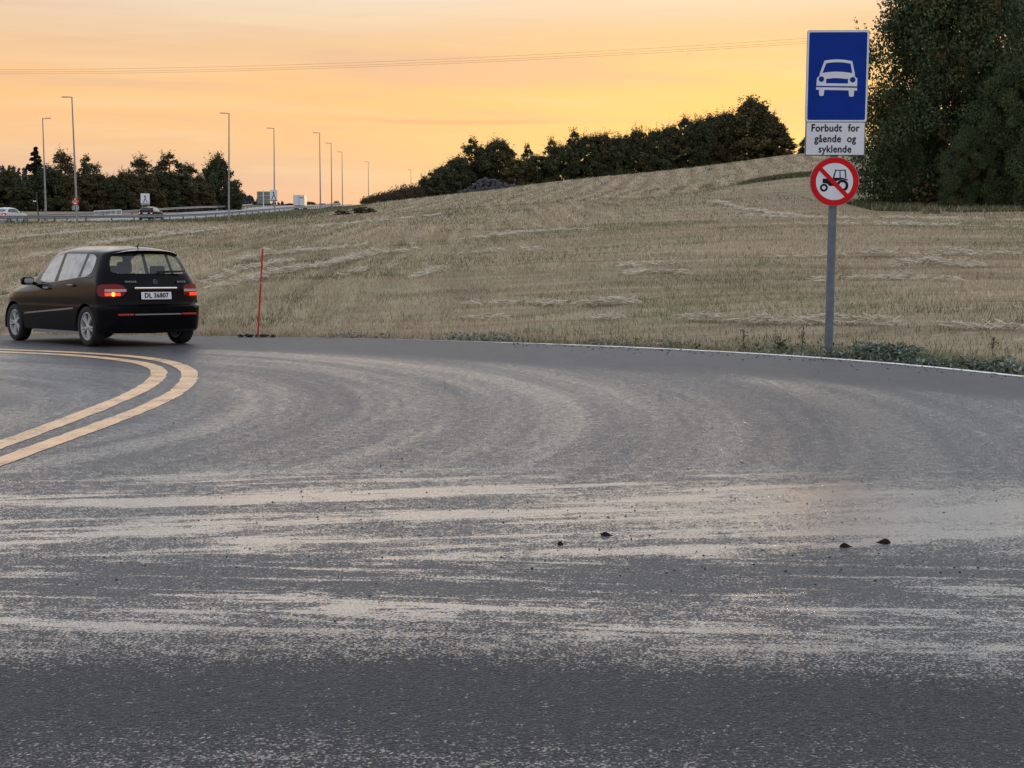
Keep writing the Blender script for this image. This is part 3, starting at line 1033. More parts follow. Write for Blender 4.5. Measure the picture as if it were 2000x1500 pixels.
lamp0 = make_lamp()
lamps = [(151, 434, 190, 137, 0, -0.8, 'beside the round speed-limit sign'), (447, 431, 222, 160, 0, 1.3, 'in front of the tall dark tree at the guardrail'),
         (90, 428, 232, 170, 180, 0.1, 'behind the highway, arm turned back over the road'), (536, 414, 251, 203, 0, 0.6, 'beside the merging-lanes sign at the guardrail'),
         (626, 413, 260, 217, 0, 0.1, 'beyond the truck on the highway'), (648, 409, 280, 256, 0, 0.1, 'rising behind the low far bushes'),
         (669, 403, 297, 312, 0, 0.1, 'beside the single round far bush'), (720, 402, 316, 390, 0, 0, 'half hidden by the end of the hedgerow'),
         (803, 405, 331, 455, 0, 0, 'showing only its top above the hedgerow')]
for i, (px, py, ty, d, rz, lean, where) in enumerate(lamps):
    o = lamp0 if i == 0 else copy_tree(lamp0)
    b = P(px, py, d)
    g = ground(b.x, b.y)
    o.location = (b.x, b.y, g)
    h = P(px, ty, d).z - g
    o.scale = (1, 1, h / 12.0)
    o.rotation_euler = (0, R(lean), R(rz - (6 if i > 1 else 12)))
    tag(o, 'slim grey street lamp ' + where, 'street lamp', 'street lamps along the highway')

# ------------------------------------------------------------------ guardrails
def guardrail(off, y0, y1, step, label, facing):
    root = empty("guardrail", (float(hz_near(y0)) + off, y0, float(hz_z(y0))))
    tag(root, label, 'guardrail')
    o0 = root.location.copy()
    yv = np.arange(y0, y1, 2.0)
    prof = [(0.0, 0.44), (0.035, 0.47), (0.035, 0.52), (0.0, 0.55), (0.0, 0.61), (0.035, 0.64), (0.035, 0.69), (0.0, 0.74), (-0.02, 0.74), (-0.02, 0.44)]
    vs, fs = [], []
    for y in yv:
        x, z = float(hz_near(y)) + off, float(hz_z(y)) + 0.02
        for a, b in prof:
            vs.append((x + a * facing - o0.x, y - o0.y, z + b - o0.z))
    n = len(prof)
    for i in range(len(yv) - 1):
        for j in range(n):
            fs.append((i * n + j, i * n + (j + 1) % n, (i + 1) * n + (j + 1) % n, (i + 1) * n + j))
    obj("rail_beam", mesh_np("rail_beam", np.array(vs), np.array(fs)), M['rail'], root)
    bm = bmesh.new()
    box(bm, (0, 0, 0.05), (0.10, 0.14, 1.2))
    pm = bpy.data.meshes.new("post"); bm.to_mesh(pm); bm.free()
    for y in np.arange(y0 + 1, y1, step):
        x, z = float(hz_near(y)) + off, float(hz_z(y)) + 0.02
        obj("post", pm, M['railpost'], root, (x - 0.08 * facing - o0.x, y - o0.y, z - o0.z + 0.02))
    return root


guardrail(1.0, 96, 330, 4.0, 'steel guardrail on dark posts between the stubble field and the highway', 1)
guardrail(-HW - 1.0, 110, 300, 6.0, 'steel guardrail along the tree side of the highway', 1)


# ------------------------------------------------------------------ highway signs
def speed_sign():
    d = 136.6
    k = d / F
    b = P(148.5, 434, d)
    g = ground(b.x, b.y)
    root = empty("speed_limit_sign", (b.x - 0.0, b.y - 0.05, g))
    tag(root, 'round red-rimmed speed sign reading 90 above a green E6 plate', 'road sign')
    def zz(py): return P(149, py, d).z - g
    bm = bmesh.new(); tube(bm, (0, 0.14, -0.3), (0, 0.14, zz(386)), 0.05, seg=10)
    obj("post", bm, M['galv'], root)
    r = 7.2 * k
    rd = plate("round_sign", disc(r, 40), 0.0, 0.03, M['sign_red'], root, (0, 0, (zz(386) + zz(401)) / 2))
    plate("white_face", disc(r * 0.74, 36), -0.006, -0.002, M['sign_white'], rd)
    for ch, dx in (("9", -0.135), ("0", 0.135)):
        obj("numeral", text_mesh(ch, 0.52, 0.85, 0.012), M['sign_black'], rd, (dx, -0.012, 0))
    gp_ = plate("green_plate", rrect(13 * k, 8 * k, 0.03), 0.0, 0.03, M['sign_white'], root, (0, 0, (zz(402) + zz(410)) / 2))
    plate("green_face", rrect(12 * k, 7 * k, 0.03), -0.006, -0.002, M['sign_green'], gp_)
    for ch, dx in (("E", -0.13), ("6", 0.13)):
        obj("character", text_mesh(ch, 0.32, 1.0, 0.006), M['sign_white'], gp_, (dx, -0.012, 0))


speed_sign()


def merge_sign(px, y0, y1, wpx, ybase, d, label, posts):
    k = d / F
    b = P(px, ybase, d)
    g = ground(b.x, b.y)
    root = empty("merge_sign", (b.x, b.y, g), R(4))
    tag(root, label, 'road sign', 'lane merge signs')
    zc = (P(px, y0, d).z + P(px, y1, d).z) / 2 - g
    h = (y1 - y0) * k
    w = wpx * k
    pn = plate("panel", rrect(w, h, 0.04), 0.0, 0.05, M['sign_white'], root, (0, 0, zc))
    bm = bmesh.new()
    s = h
    prism(bm, [(-0.20 * s, -0.30 * s), (-0.12 * s, -0.30 * s), (0.03 * s, 0.02 * s), (0.03 * s, 0.2 * s), (-0.03 * s, 0.2 * s), (-0.03 * s, 0.04 * s)], -0.012, -0.002)
    prism(bm, [(-0.09 * s, 0.2 * s), (0.09 * s, 0.2 * s), (0.0, 0.36 * s)], -0.012, -0.002)
    obj("arrow", bm, M['sign_black'], pn)
    bm = bmesh.new()
    prism(bm, [(0.03 * s, 0.02 * s), (0.13 * s, -0.30 * s), (0.21 * s, -0.30 * s), (0.05 * s, 0.08 * s)], -0.012, -0.002)
    obj("merging_lane", bm, M['sign_red'] if posts == 2 else M['sign_black'], pn)
    plate("lower_strip", rrect(w * 0.98, h * 0.11, 0.02), -0.006, -0.002, M['sign_back'], pn, (0, 0, -h * 0.42))
    for i in range(posts):
        bm = bmesh.new()
        tube(bm, (0, 0.12, -0.3), (0, 0.12, zc + h * 0.4), 0.045, seg=8)
        obj("post", bm, M['galv'], root, ((i - (posts - 1) / 2) * w * 0.72, 0, 0))


merge_sign(284, 378, 400, 17, 412, 187, 'white merging-lanes panel with red lane on two posts beyond the dark hatchback', 2)
merge_sign(535, 371, 393, 13.5, 414, 200, 'white merging-lanes panel in front of the big green sign back', 1)


def sign_back():
    d = 222
    k = d / F
    b = P(515, 408, d)
    g = ground(b.x, b.y)
    root = empty("direction_sign", (b.x, b.y, g), R(3))
    tag(root, 'large grey green direction sign seen from its back on one pale post', 'road sign')
    zc = (P(515, 374, d).z + P(515, 398, d).z) / 2 - g
    w, h = 25 * k, 24 * k
    for i in range(3):
        plate("panel", rrect(w, h / 3 - 0.02, 0.02), 0.0, 0.05, M['sign_back'], root, (0, 0, zc + (i - 1) * h / 3))
    bm = bmesh.new()
    box(bm, (0, -0.06, (zc + h / 2) / 2), (0.14, 0.1, zc + h / 2 + 0.3))
    obj("post", bm, M['sign_white'], root)
    for i in range(4):
        bm = bmesh.new(); box(bm, (0, -0.02, 0), (w * 0.96, 0.04, 0.06))
        obj("crossbar", bm, M['galv'], root, (0, 0, zc + (i - 1.5) * h / 4.2))


sign_back()


def railing():
    d = 182
    a, b = P(184, 421, d), P(237, 418, d + 6)
    g = ground(a.x, a.y)
    root = empty("pipe_railing", (a.x, a.y, g))
    tag(root, 'pale pipe railing standing before the dark trees across the highway', 'railing')
    za, zb = P(184, 412.5, d).z - g, P(237, 410, d + 6).z - g
    e = Vector((b.x - a.x, b.y - a.y, 0))
    bm = bmesh.new(); tube(bm, (0, 0, za), e + Vector((0, 0, zb)), 0.06, seg=8); obj("top_rail", bm, M['sign_white'], root)
    bm = bmesh.new(); tube(bm, (0, 0, za * 0.55), e + Vector((0, 0, zb * 0.55)), 0.05, seg=8); obj("middle_rail", bm, M['sign_white'], root)
    for i in range(6):
        f = i / 5
        bm = bmesh.new(); tube(bm, e * f + Vector((0, 0, -0.3)), e * f + Vector((0, 0, za + (zb - za) * f)), 0.055, seg=8)
        obj("post", bm, M['sign_white'], root)


railing()


def wooden_post():
    d = 150
    b = P(77, 432, d)
    g = ground(b.x, b.y)
    root = empty("marker_post", (b.x, b.y, g))
    tag(root, 'thin dark leaning post with a small white tab before the trees', 'post')
    h = P(73, 375, d).z - g
    bm = bmesh.new(); tube(bm, (0, 0, -0.3), (-0.25, 0, h), 0.09, 0.05, 8); obj("shaft", bm, M['railpost'], root)
    bm = bmesh.new(); box(bm, (-0.42, -0.05, h * 0.72), (0.30, 0.03, 0.12)); obj("tab", bm, M['sign_white'], root)


wooden_post()

# ------------------------------------------------------------------ overhead cables and a bird
for i, (y0, y1, y2) in enumerate(((126, 118, 70), (128.5, 122, 74), (131, 124.5, 77))):
    pts = []
    a, m_, e = P(-500, y0 + 2, 420), P(700, y1 + 4, 395), P(2300, y2 - 52, 360)
    n = 60
    for k in range(n + 1):
        t = k / n
        w0, w1, w2 = 2 * (t - 0.5) * (t - 1), -4 * t * (t - 1), 2 * t * (t - 0.5)
        pts.append(a * w0 + m_ * w1 + e * w2 + Vector((0, i * 1.5, 0)))
    bm = bmesh.new()
    rings = []
    for p in pts:
        rings.append([bm.verts.new(p + Vector((0, 0.03 * math.cos(q), 0.03 * math.sin(q)))) for q in (0.5, 2.6, 4.7)])
    for r0, r1 in zip(rings, rings[1:]):
        for j in range(3):
            bm.faces.new((r0[j], r0[(j + 1) % 3], r1[(j + 1) % 3], r1[j]))
    tag(obj("power_cable", bm, M['cable']), ('uppermost', 'middle', 'lowest')[i] + ' of the three thin parallel power cables sagging across the sky', 'cable', 'power cables')
bm = bmesh.new()
for pts in ([(0, 0, 0), (0.1, 0.16, 0.02), (0, 0.34, 0), (-0.1, 0.16, 0.02)], [(0.06, 0.12, 0), (0.25, 0.2, 0.09), (0.5, 0.12, 0.06), (0.25, 0.05, 0.07)], [(-0.06, 0.12, 0), (-0.25, 0.05, 0.07), (-0.5, 0.12, 0.06), (-0.25, 0.2, 0.09)]):
    lo = [bm.verts.new(p) for p in pts]
    hi = [bm.verts.new((p[0], p[1], p[2] + 0.05)) for p in pts]
    bm.faces.new(lo[::-1]); bm.faces.new(hi)
    for i in range(4):
        bm.faces.new((lo[i], lo[(i + 1) % 4], hi[(i + 1) % 4], hi[i]))
bird = obj("bird", bm, M['black_plastic'], None, P(1345, 106, 160))
bird.scale = (.5, .5, .5)
tag(bird, 'small dark bird flying below the cables', 'bird')


# ------------------------------------------------------------------ cars
def glass_mat(name, tint, fog, fogcol=(0.55, 0.56, 0.6)):
    m = bpy.data.materials.new(name)
    m.use_nodes = True
    t = NT(m.node_tree)
    m.node_tree.nodes.clear()
    tr = t.n('ShaderNodeBsdfTransparent'); tr.inputs[0].default_value = (*tint, 1)
    gl = t.n('ShaderNodeBsdfGlossy'); gl.inputs['Roughness'].default_value = 0.06
    df = t.n('ShaderNodeBsdfDiffuse'); df.inputs[0].default_value = (*fogcol, 1)
    tc = t.n('ShaderNodeTexCoord').outputs['Object']
    f = t.mul(t.step(t.noise(tc, 9.0, 4), 0.2, 0.75, 0.6, 1.25), fog)
    m1 = t.n('ShaderNodeMixShader'); t.put(m1.inputs[0], f)
    t.t.links.new(tr.outputs[0], m1.inputs[1]); t.t.links.new(df.outputs[0], m1.inputs[2])
    lw = t.n('ShaderNodeLayerWeight'); lw.inputs[0].default_value = 0.5
    fr = t.add(t.mul(t.m('POWER', lw.outputs['Facing'], 4.0), 0.7), 0.045)
    m2 = t.n('ShaderNodeMixShader'); t.put(m2.inputs[0], fr)
    t.t.links.new(m1.outputs[0], m2.inputs[1]); t.t.links.new(gl.outputs[0], m2.inputs[2])
    out = t.n('ShaderNodeOutputMaterial')
    t.t.links.new(m2.outputs[0], out.inputs[0])
    return m


def lamp_mat(name, col, emit, strength):
    m = mat(name, col, 0.18)
    p = m.node_tree.nodes['Principled BSDF']
    p.inputs['Emission Color'].default_value = (*emit, 1)
    p.inputs['Emission Strength'].default_value = strength
    return m


def paint_mat(name, col, rough=0.2):
    m = mat(name, col, rough, spec=0.10, rvary=0.04, vscale=3)
    p = m.node_tree.nodes['Principled BSDF']
    p.inputs['Coat Weight'].default_value = 0.0
    p.inputs['Coat Roughness'].default_value = 0.10
    return m


M['paint_black'] = paint_mat("black_car_paint", (0.003, 0.003, 0.0045), 0.16)
M['paint_dark'] = paint_mat("dark_car_paint", (0.012, 0.013, 0.015))
M['paint_white'] = paint_mat("white_car_paint", (0.55, 0.56, 0.58))
M['glass_side'] = glass_mat("side_window_glass", (0.66, 0.68, 0.70), 0.50, (0.60, 0.60, 0.64))
M['glass_rear'] = glass_mat("rear_window_glass", (0.84, 0.92, 0.84), 0.04)
M['glass_clear'] = glass_mat("windscreen_glass", (0.90, 0.94, 0.90), 0.04)
M['glass_dark'] = glass_mat("dark_window_glass", (0.25, 0.27, 0.28), 0.05)
M['trim_black'] = mat("black_trim", (0.010, 0.010, 0.011), 0.5)
M['tyre'] = mat("tyre_rubber", (0.014, 0.014, 0.015), 0.85, bump=0.3, bscale=80)
M['alloy'] = mat("alloy_rim", (0.52, 0.53, 0.55), 0.4, metal=0.35, vary=0.1, vscale=6)
M['rim_dark'] = mat("rim_barrel", (0.03, 0.03, 0.033), 0.6, metal=0.4)
M['chrome'] = mat("chrome", (0.78, 0.78, 0.80), 0.16, metal=1.0)
M['tail_red'] = mat("tail_lamp_red", (0.17, 0.003, 0.005), 0.25, spec=0.3)
M['tail_clear'] = mat("tail_lamp_clear", (0.45, 0.36, 0.35), 0.2)
M['tail_lit'] = lamp_mat("tail_lamp_lit", (0.5, 0.03, 0.01), (1.0, 0.05, 0.02), 1.1)
M['bulb'] = lamp_mat("tail_lamp_bulb", (0.8, 0.3, 0.05), (1.0, 0.36, 0.05), 3.0)
M['plate_white'] = mat("number_plate", (0.66, 0.68, 0.70), 0.4)
M['seat'] = mat("seat_fabric", (0.025, 0.027, 0.028), 0.9)
M['reflex'] = mat("bumper_reflector", (0.34, 0.03, 0.015), 0.3)
M['grey_trim'] = mat("grey_trim", (0.20, 0.205, 0.22), 0.4, metal=0.4)
M['mirror_glass'] = mat("mirror_glass", (0.5, 0.55, 0.55), 0.08, metal=0.9)


def make_wheel(name_mats, radius=0.318, width=0.21):
    """tyre, rim with five twin spokes; axle along y, outer face towards +y"""
    root = empty("wheel")
    rr = radius * 0.70
    h = width / 2
    bm = bmesh.new()
    lathe(bm, [(rr, h * 0.80), (rr + 0.012, h * 0.97), (radius * 0.90, h), (radius * 0.97, h * 0.86), (radius, h * 0.6), (radius, -h * 0.6), (radius * 0.97, -h * 0.86), (radius * 0.90, -h), (rr, -h * 0.85), (rr, h * 0.80)], 40)
    me = bpy.data.meshes.new("tyre"); bm.to_mesh(me); bm.free(); smooth(me, 45)
    obj("tyre", me, M['tyre'], root)
    bm = bmesh.new()
    lathe(bm, [(rr, h * 0.82), (rr * 0.93, h * 0.84), (rr * 0.90, h * 0.55), (rr * 0.90, -h * 0.8), (rr, -h * 0.86)], 40)
    rim = obj("rim", bm, M['alloy'], root)
    bm = bmesh.new()
    lathe(bm, [(rr * 0.9, -h * 0.1), (0.002, -h * 0.1)], 24)
    obj("brake_disc", bm, M['rim_dark'], rim)
    for i in range(5):
        bm = bmesh.new()
        for s in (-1, 1):
            a = 2 * math.pi * i / 5 + s * 0.17
            b = 2 * math.pi * i / 5 + s * 0.08
            pi_, po = 0.16 * rr, 0.95 * rr
            c0 = Vector((math.cos(b) * pi_, 0, math.sin(b) * pi_))
            c1 = Vector((math.cos(a) * po, 0, math.sin(a) * po))
            d = (c1 - c0).normalized()
            n = Vector((-d.z, 0, d.x)) * 0.014
            q = []
            for y, kk in ((h * 0.50, 1.0), (h * 0.78, 0.7)):
                q.append([bm.verts.new(p + Vector((0, y if p is not c0 else y - 0.006, 0)) + n * kk * sg) for p in (c0, c1) for sg in (1, -1)])
            l, u = q
            bm.faces.new((u[0], u[1], u[3], u[2]))
            for e, f in ((0, 1), (1, 3), (3, 2), (2, 0)):
                bm.faces.new((l[e], l[f], u[f], u[e]))
        bmesh.ops.recalc_face_normals(bm, faces=bm.faces[:])
        obj("spoke", bm, M['alloy'], rim)
    bm = bmesh.new()
    lathe(bm, [(0.001, h * 0.80), (0.038, h * 0.78), (0.046, h * 0.68), (0.046, h * 0.4)], 20)
    obj("hub_cap", bm, M['alloy'], rim)
    return root


def interp_tab(x, tab): return float(np.interp(x, [a for a, _ in tab], [b for _, b in tab]))


def car_shell(roof=1.0, fast=0.0, sub=2):
    """closed body of horizontal rings; returns a subdivided mesh with a material slot per kind of panel.
    x forward from the rear axle, y to the left, z up"""
    rear_frac = [0, .32, .56, .86, 1.0]
    def low(xr, xf, w, zr, zs, zf, c=.26):
        pts = []
        for f, b in zip(rear_frac, (0, .02, .07, .30, 1.0)):
            pts.append((xr + c * b, w * f * (1 if f < 1 else 1.0), zr))
        for x in (-.36, -.2, .25, .33, 1.10, 1.20, 2.05, 2.35):
            pts.append((x, w * (1.0 if x < 2.2 else .995), interp_tab(x, zs)))
        for g, f in zip((.38, .66, .87, .96, 1.0), (.985, .93, .80, .48, 0)):
            pts.append((2.35 + (xf - 2.35) * g, w * f, zf))
        return pts
    L = []
    L.append([(x, y * .05, .20) for x, y, z in low(-.56, 3.3, .80, .2, [(0, .2)], .2)])
    L.append(low(-.60, 3.36, .82, .21, [(0, .20)], .20))
    L.append(low(-.69, 3.50, .868, .26, [(0, .235)], .25))
    L.append(low(-.715, 3.55, .887, .46, [(0, .45)], .46))
    L.append(low(-.72, 3.545, .889, .635, [(0, .62)], .60))
    L.append(low(-.655, 3.53, .886, .665, [(0, .66)], .66, .24))
    L.append(low(-.645, 3.47, .884, .78, [(0, .79)], .76, .25))
    L.append(low(-.635, 3.30, .872, .985, [(-.4, .965), (1.1, .90), (2.4, .86)], .88, .27))
    r = roof
    belt = [(-.585 + fast * .05, 0, 1.145), (-.575 + fast * .05, .27, 1.145), (-.55, .47, 1.142), (-.47, .70, 1.135), (-.33, .805, 1.125),
            (-.24, .825, 1.118), (-.13, .83, 1.11), (.25, .835, 1.085), (.33, .836, 1.08), (1.10, .838, 1.02), (1.20, .838, 1.012), (2.02, .825, .965), (2.16, .815, .965),
            (2.24, .775, .99), (2.33, .70, 1.005), (2.43, .55, 1.02), (2.50, .30, 1.03), (2.53, 0, 1.035)]
    top = [(-.37, 0, 1.475), (-.365, .25, 1.472), (-.345, .43, 1.466), (-.28, .595, 1.452), (-.17, .645, 1.445),
           (-.12, .655, 1.447), (-.06, .66, 1.45), (.22, .67, 1.468), (.29, .672, 1.471), (1.04, .68, 1.485), (1.12, .68, 1.484), (1.48, .668, 1.462), (1.56, .655, 1.452),
           (1.62, .63, 1.445), (1.68, .57, 1.45), (1.73, .45, 1.458), (1.77, .25, 1.462), (1.78, 0, 1.465)]
    if fast:
        top = [(x + fast * max(0.0, (0.6 - x)) * 0.9, y, z - fast * 0.10 * max(0.0, 0.5 - x)) for x, y, z in top]
    edge = []
    for x, y, z in top:
        edge.append((.7 + (x - .7) * (.965 if x > 0 else 1.035), y * .925, z + .048 if x > -.3 else z + .040))
    inn = [(.7 + (x - .7) * .80, y * .62, z + .095 + .02 * (1 - ((x - .8) / 1.2) ** 2)) for x, y, z in top]
    cen = [(.7 + (x - .7) * .72, y * .04, z + .112 + .03 * (1 - ((x - .8) / 1.2) ** 2)) for x, y, z in top]
    L += [belt, top, edge, inn, cen]
    if roof != 1.0:
        L = [[(x, y, z if z < .9 else .9 + (z - .9) * roof) for x, y, z in lv] for lv in L]
    n = 18
    ringn = 2 * n - 2
    bm = bmesh.new()
    vs = []
    for lv in L:
        ring = [bm.verts.new(p) for p in lv] + [bm.verts.new((lv[i][0], -lv[i][1], lv[i][2])) for i in range(n - 2, 0, -1)]
        vs.append(ring)
    B, T = 8, 9                                            # belt ring and window-top ring
    cr = bm.edges.layers.float.new('crease_edge')
    for k in range(len(L) - 1):
        for i in range(ringn):
            j = (i + 1) % ringn
            f = bm.faces.new((vs[k][i], vs[k][j], vs[k + 1][j], vs[k + 1][i]))
            h = min(i, ringn - 1 - i)                      # the same segment on either side
            mi = 0
            if k == B:
                if h <= 2: mi = 2
                elif h in (6, 8, 10): mi = 1
                elif h in (7, 9): mi = 4
                elif h >= 13: mi = 3
            elif k == 6 and h in (2, 3): mi = 5
            elif k <= 1: mi = 4
            f.material_index = mi
    bm.faces.new(vs[-1])
    bm.faces.new(vs[0][::-1])
    bmesh.ops.recalc_face_normals(bm, faces=bm.faces[:])
    for e in bm.edges:
        ks = [next((k for k, ring in enumerate(vs) if v in ring), -1) for v in e.verts]
        val = 0.0
        if len(e.link_faces) == 2 and e.link_faces[0].material_index != e.link_faces[1].material_index:
            val = 0.75
        if ks[0] == ks[1] and ks[0] in (4, 5): val = 0.8
        e[cr] = val
    me = bpy.data.meshes.new("car_body")
    bm.to_mesh(me); bm.free()
    for _ in range(6):
        me.materials.append(M['trim_black'])
    o = bpy.data.objects.new("car_body", me)
    COL.objects.link(o)
    md = o.modifiers.new("s", 'SUBSURF')
    md.levels = md.render_levels = sub
    dg = bpy.context.evaluated_depsgraph_get()
    out = bpy.data.meshes.new_from_object(o.evaluated_get(dg))
    bpy.data.objects.remove(o)
    return out


WB = 2.778
def split_shell(me, wheel_r=0.36):
    """cut wheel arches, then one mesh per slot"""
    bm = bmesh.new(); bm.from_mesh(me)
    for wx in (0.0, WB):
        c = Vector((wx, 0, 0.318))
        def rad(v): return math.hypot(v.co.x - wx, v.co.z - 0.318)
        dead = [f for f in bm.faces if all(rad(v) < wheel_r + .012 and abs(v.co.y) > 0.5 for v in f.verts)]
        bmesh.ops.delete(bm, geom=dead, context='FACES')
        for v in bm.verts:
            r = rad(v)
            if r < wheel_r + .012 and abs(v.co.y) > 0.62 and v.is_boundary:
                s = wheel_r / max(r, 1e-4)
                v.co.x = wx + (v.co.x - wx) * s
                v.co.z = max(0.19, 0.318 + (v.co.z - 0.318) * s)
    res = {}
    for mi in range(6):
        b2 = bm.copy()
        bmesh.ops.delete(b2, geom=[f for f in b2.faces if f.material_index != mi], context='FACES')
        res[mi] = b2
    bm.free()
    return res


def islands(bm):
    """split a bmesh into connected pieces"""
    seen, out = set(), []
    for f0 in bm.faces:
        if f0.index in seen: continue
        st, comp = [f0], []
        seen.add(f0.index)
        while st:
            f = st.pop(); comp.append(f.index)
            for e in f.edges:
                for g in e.link_faces:
                    if g.index not in seen:
                        seen.add(g.index); st.append(g)
        out.append(set(comp))
    res = []
    for comp in out:
        b = bm.copy()
        b.faces.ensure_lookup_table()
        bmesh.ops.delete(b, geom=[f for f in b.faces if f.index not in comp], context='FACES')
        res.append(b)
    return res


def make_car(label, paint, glass_side, glass_rear, roof=1.0, fast=0.0, detail=True, lit=True, group=None):
    root = empty("hatchback_car")
    tag(root, label, 'car', group)
    parts = split_shell(car_shell(roof, fast))
    names = {0: ("body", paint), 4: ("trim", M['trim_black'])}
    for mi, bm in parts.items():
        bm.faces.index_update()
        if mi in names:
            for f in bm.faces: f.material_index = 0
            me = bpy.data.meshes.new(names[mi][0]); bm.to_mesh(me); bm.free(); smooth(me, 50)
            me.materials.clear()
            obj(names[mi][0], me, names[mi][1], root)
            continue
        for b in islands(bm):
            for f in b.faces: f.material_index = 0
            nm = {1: "side_window", 2: "rear_window", 3: "windscreen", 5: "tail_light"}[mi]
            me = bpy.data.meshes.new(nm); b.to_mesh(me); b.free(); smooth(me, 50)
            me.materials.clear()
            far_side = detail and mi == 1 and sum(v.co.y for v in me.vertices) < 0
            o = obj(nm, me, {1: M['glass_clear'] if far_side else glass_side, 2: glass_rear, 3: M['glass_clear'], 5: M['tail_red']}[mi], root)
            if mi == 5:
                sy = 1 if sum(v.co.y for v in me.vertices) > 0 else -1
                def rx(y): return -0.625 + 0.27 * max(0, (abs(y) - .5) / .39) ** 2.6
                def strip(nm2, ya, yb, za, zb, mt, lift):
                    vs, fs = [], []
                    for i in range(9):
                        y = ya + (yb - ya) * i / 8
                        for z in (za, zb):
                            vs.append((rx(y) - lift - (0.985 - z) * .05, y * sy, z))
                    for i in range(8):
                        fs.append((2 * i, 2 * i + 1, 2 * i + 3, 2 * i + 2) if sy < 0 else (2 * i, 2 * i + 2, 2 * i + 3, 2 * i + 1))
                    return obj(nm2, mesh_np(nm2, np.array(vs), np.array(fs)), mt, o)
                strip("clear_band", .50, .80, .865, .905, M['tail_clear'], .022)
                if lit:
                    strip("lit_segment", .60, .80, .80, .85, M['tail_lit'], .024)
                    if sy > 0 or not detail:
                        bm2 = bmesh.new()
                        bmesh.ops.create_uvsphere(bm2, u_segments=12, v_segments=8, radius=.032, matrix=Matrix.Translation((rx(.70) - .035, .70 * sy, .825)) @ Matrix.Diagonal((.4, 1.2, 1, 1)))
                        obj("bulb", bm2, M['bulb'], o)
        bm.free()
    # wheels and dark wells
    w0 = make_wheel(None)
    first = True
    for wx in (0.0, WB):
        for s in (1, -1):
            w = w0 if first else copy_tree(w0)
            first = False
            w.parent = root
            w.location = (wx, s * .775, .318)
            w.rotation_euler = (0, random.uniform(0, 1.2), 0 if s > 0 else math.pi)
            bm = bmesh.new()
            n = 20
            a0, a1 = R(-15), R(195)
            rows = []
            for y in (.55, .882):
                rows.append([bm.verts.new((.365 * math.cos(a0 + (a1 - a0) * i / n), y * s, max(-.11, .365 * math.sin(a0 + (a1 - a0) * i / n)))) for i in range(n + 1)])
            for i in range(n):
                bm.faces.new((rows[0][i], rows[0][i + 1], rows[1][i + 1], rows[1][i]))
            bm.faces.new(rows[0])
            obj("wheel_well", bm, M['black_plastic'], root, (wx, 0, .318))
    # seats and dash seen through the glass
    for x, y in ((1.15, .36), (1.15, -.36)):
        bm = bmesh.new()
        bbox(bm, (x, y, .86), (.16, .48, .60), .06)
        bbox(bm, (x - .04, y, 1.255), (.10, .25, .19), .04)
        for sy in (-.06, .06): tube(bm, (x - .03, y + sy, 1.1), (x - .04, y + sy, 1.2), .008, seg=6)
        obj("front_seat", bm, M['seat'], root)
    bm = bmesh.new()
    bbox(bm, (.10, 0, .85), (.16, 1.28, .56), .06)
    obj("rear_bench", bm, M['seat'], root)
    for y in (-.42, .42):
        bm = bmesh.new()
        bbox(bm, (.07, y, 1.20), (.09, .25, .15), .035)
        obj("headrest", bm, M['seat'], root)
    bm = bmesh.new()
    bbox(bm, (2.15, 0, .88), (.5, 1.42, .16), .06)
    obj("dashboard", bm, M['seat'], root)
    # door mirrors
    for s in (1, -1):
        bm = bmesh.new()
        bbox(bm, (1.93, s * .985, 1.03), (.13, .20, .135), .045, 3)
        tube(bm, (1.98, s * .83, .985), (1.96, s * .92, 1.0), .03, .03, 8)
        me = bpy.data.meshes.new("door_mirror"); bm.to_mesh(me); bm.free(); smooth(me, 50)
        mo = obj("door_mirror", me, paint, root)
        bm = bmesh.new()
        prism(bm, rrect(.15, .09, .03), -.002, .002)
        g = obj("mirror_glass", bm, M['mirror_glass'], mo, (1.863, s * .985, 1.03), (0, 0, -math.pi / 2))
    # number plate
    pl = None
    bm = bmesh.new(); prism(bm, rrect(.52, .115, .012), -.006, .006)
    pl = obj("number_plate", bm, M['plate_white'], root, (-.672, 0, .80), (R(-4), 0, -math.pi / 2))
    bm = bmesh.new()
    bbox(bm, (-.658, 0, .918), (.03, .74, .036), .012)
    obj("chrome_strip", bm, M['chrome'], root)
    if not detail:
        return root
    obj("lettering", text_mesh("DL 36807", .105, .95, 0.003, 1.05), M['sign_black'], pl, (0, -.0085, 0))
    # star in a ring
    bm = bmesh.new()
    bmesh.ops.create_circle
    lathe(bm, [(.031, -.004), (.035, -.004), (.035, .004), (.031, .004), (.031, -.004)], 28)
    for k in range(3):
        a = math.pi / 2 + k * 2 * math.pi / 3
        u, w_ = Vector((math.cos(a), 0, math.sin(a))), Vector((-math.sin(a), 0, math.cos(a)))
        vv = [bm.verts.new(p) for p in (u * .037, w_ * .007 - u * .004, -w_ * .007 - u * .004, Vector((0, -.006, 0)))]
        bm.faces.new((vv[0], vv[1], vv[3])); bm.faces.new((vv[0], vv[3], vv[2]))
    obj("emblem", bm, M['grey_trim'], root, (-.634, 0, 1.02), (R(-9), 0, -math.pi / 2))
    for y, w_ in ((.42, .20), (-.46, .15)):
        bm = bmesh.new()
        n = 6 if y > 0 else 4
        for k in range(n):
            hgt = .026 if k % 3 else .032
            box(bm, (-.638 + .012 * 0, y + (k - (n - 1) / 2) * w_ / n, 1.02), (.006, w_ / n * .72, hgt))
        b = obj("badge", bm, M['grey_trim'], root)
        b['kind'] = 'stuff'
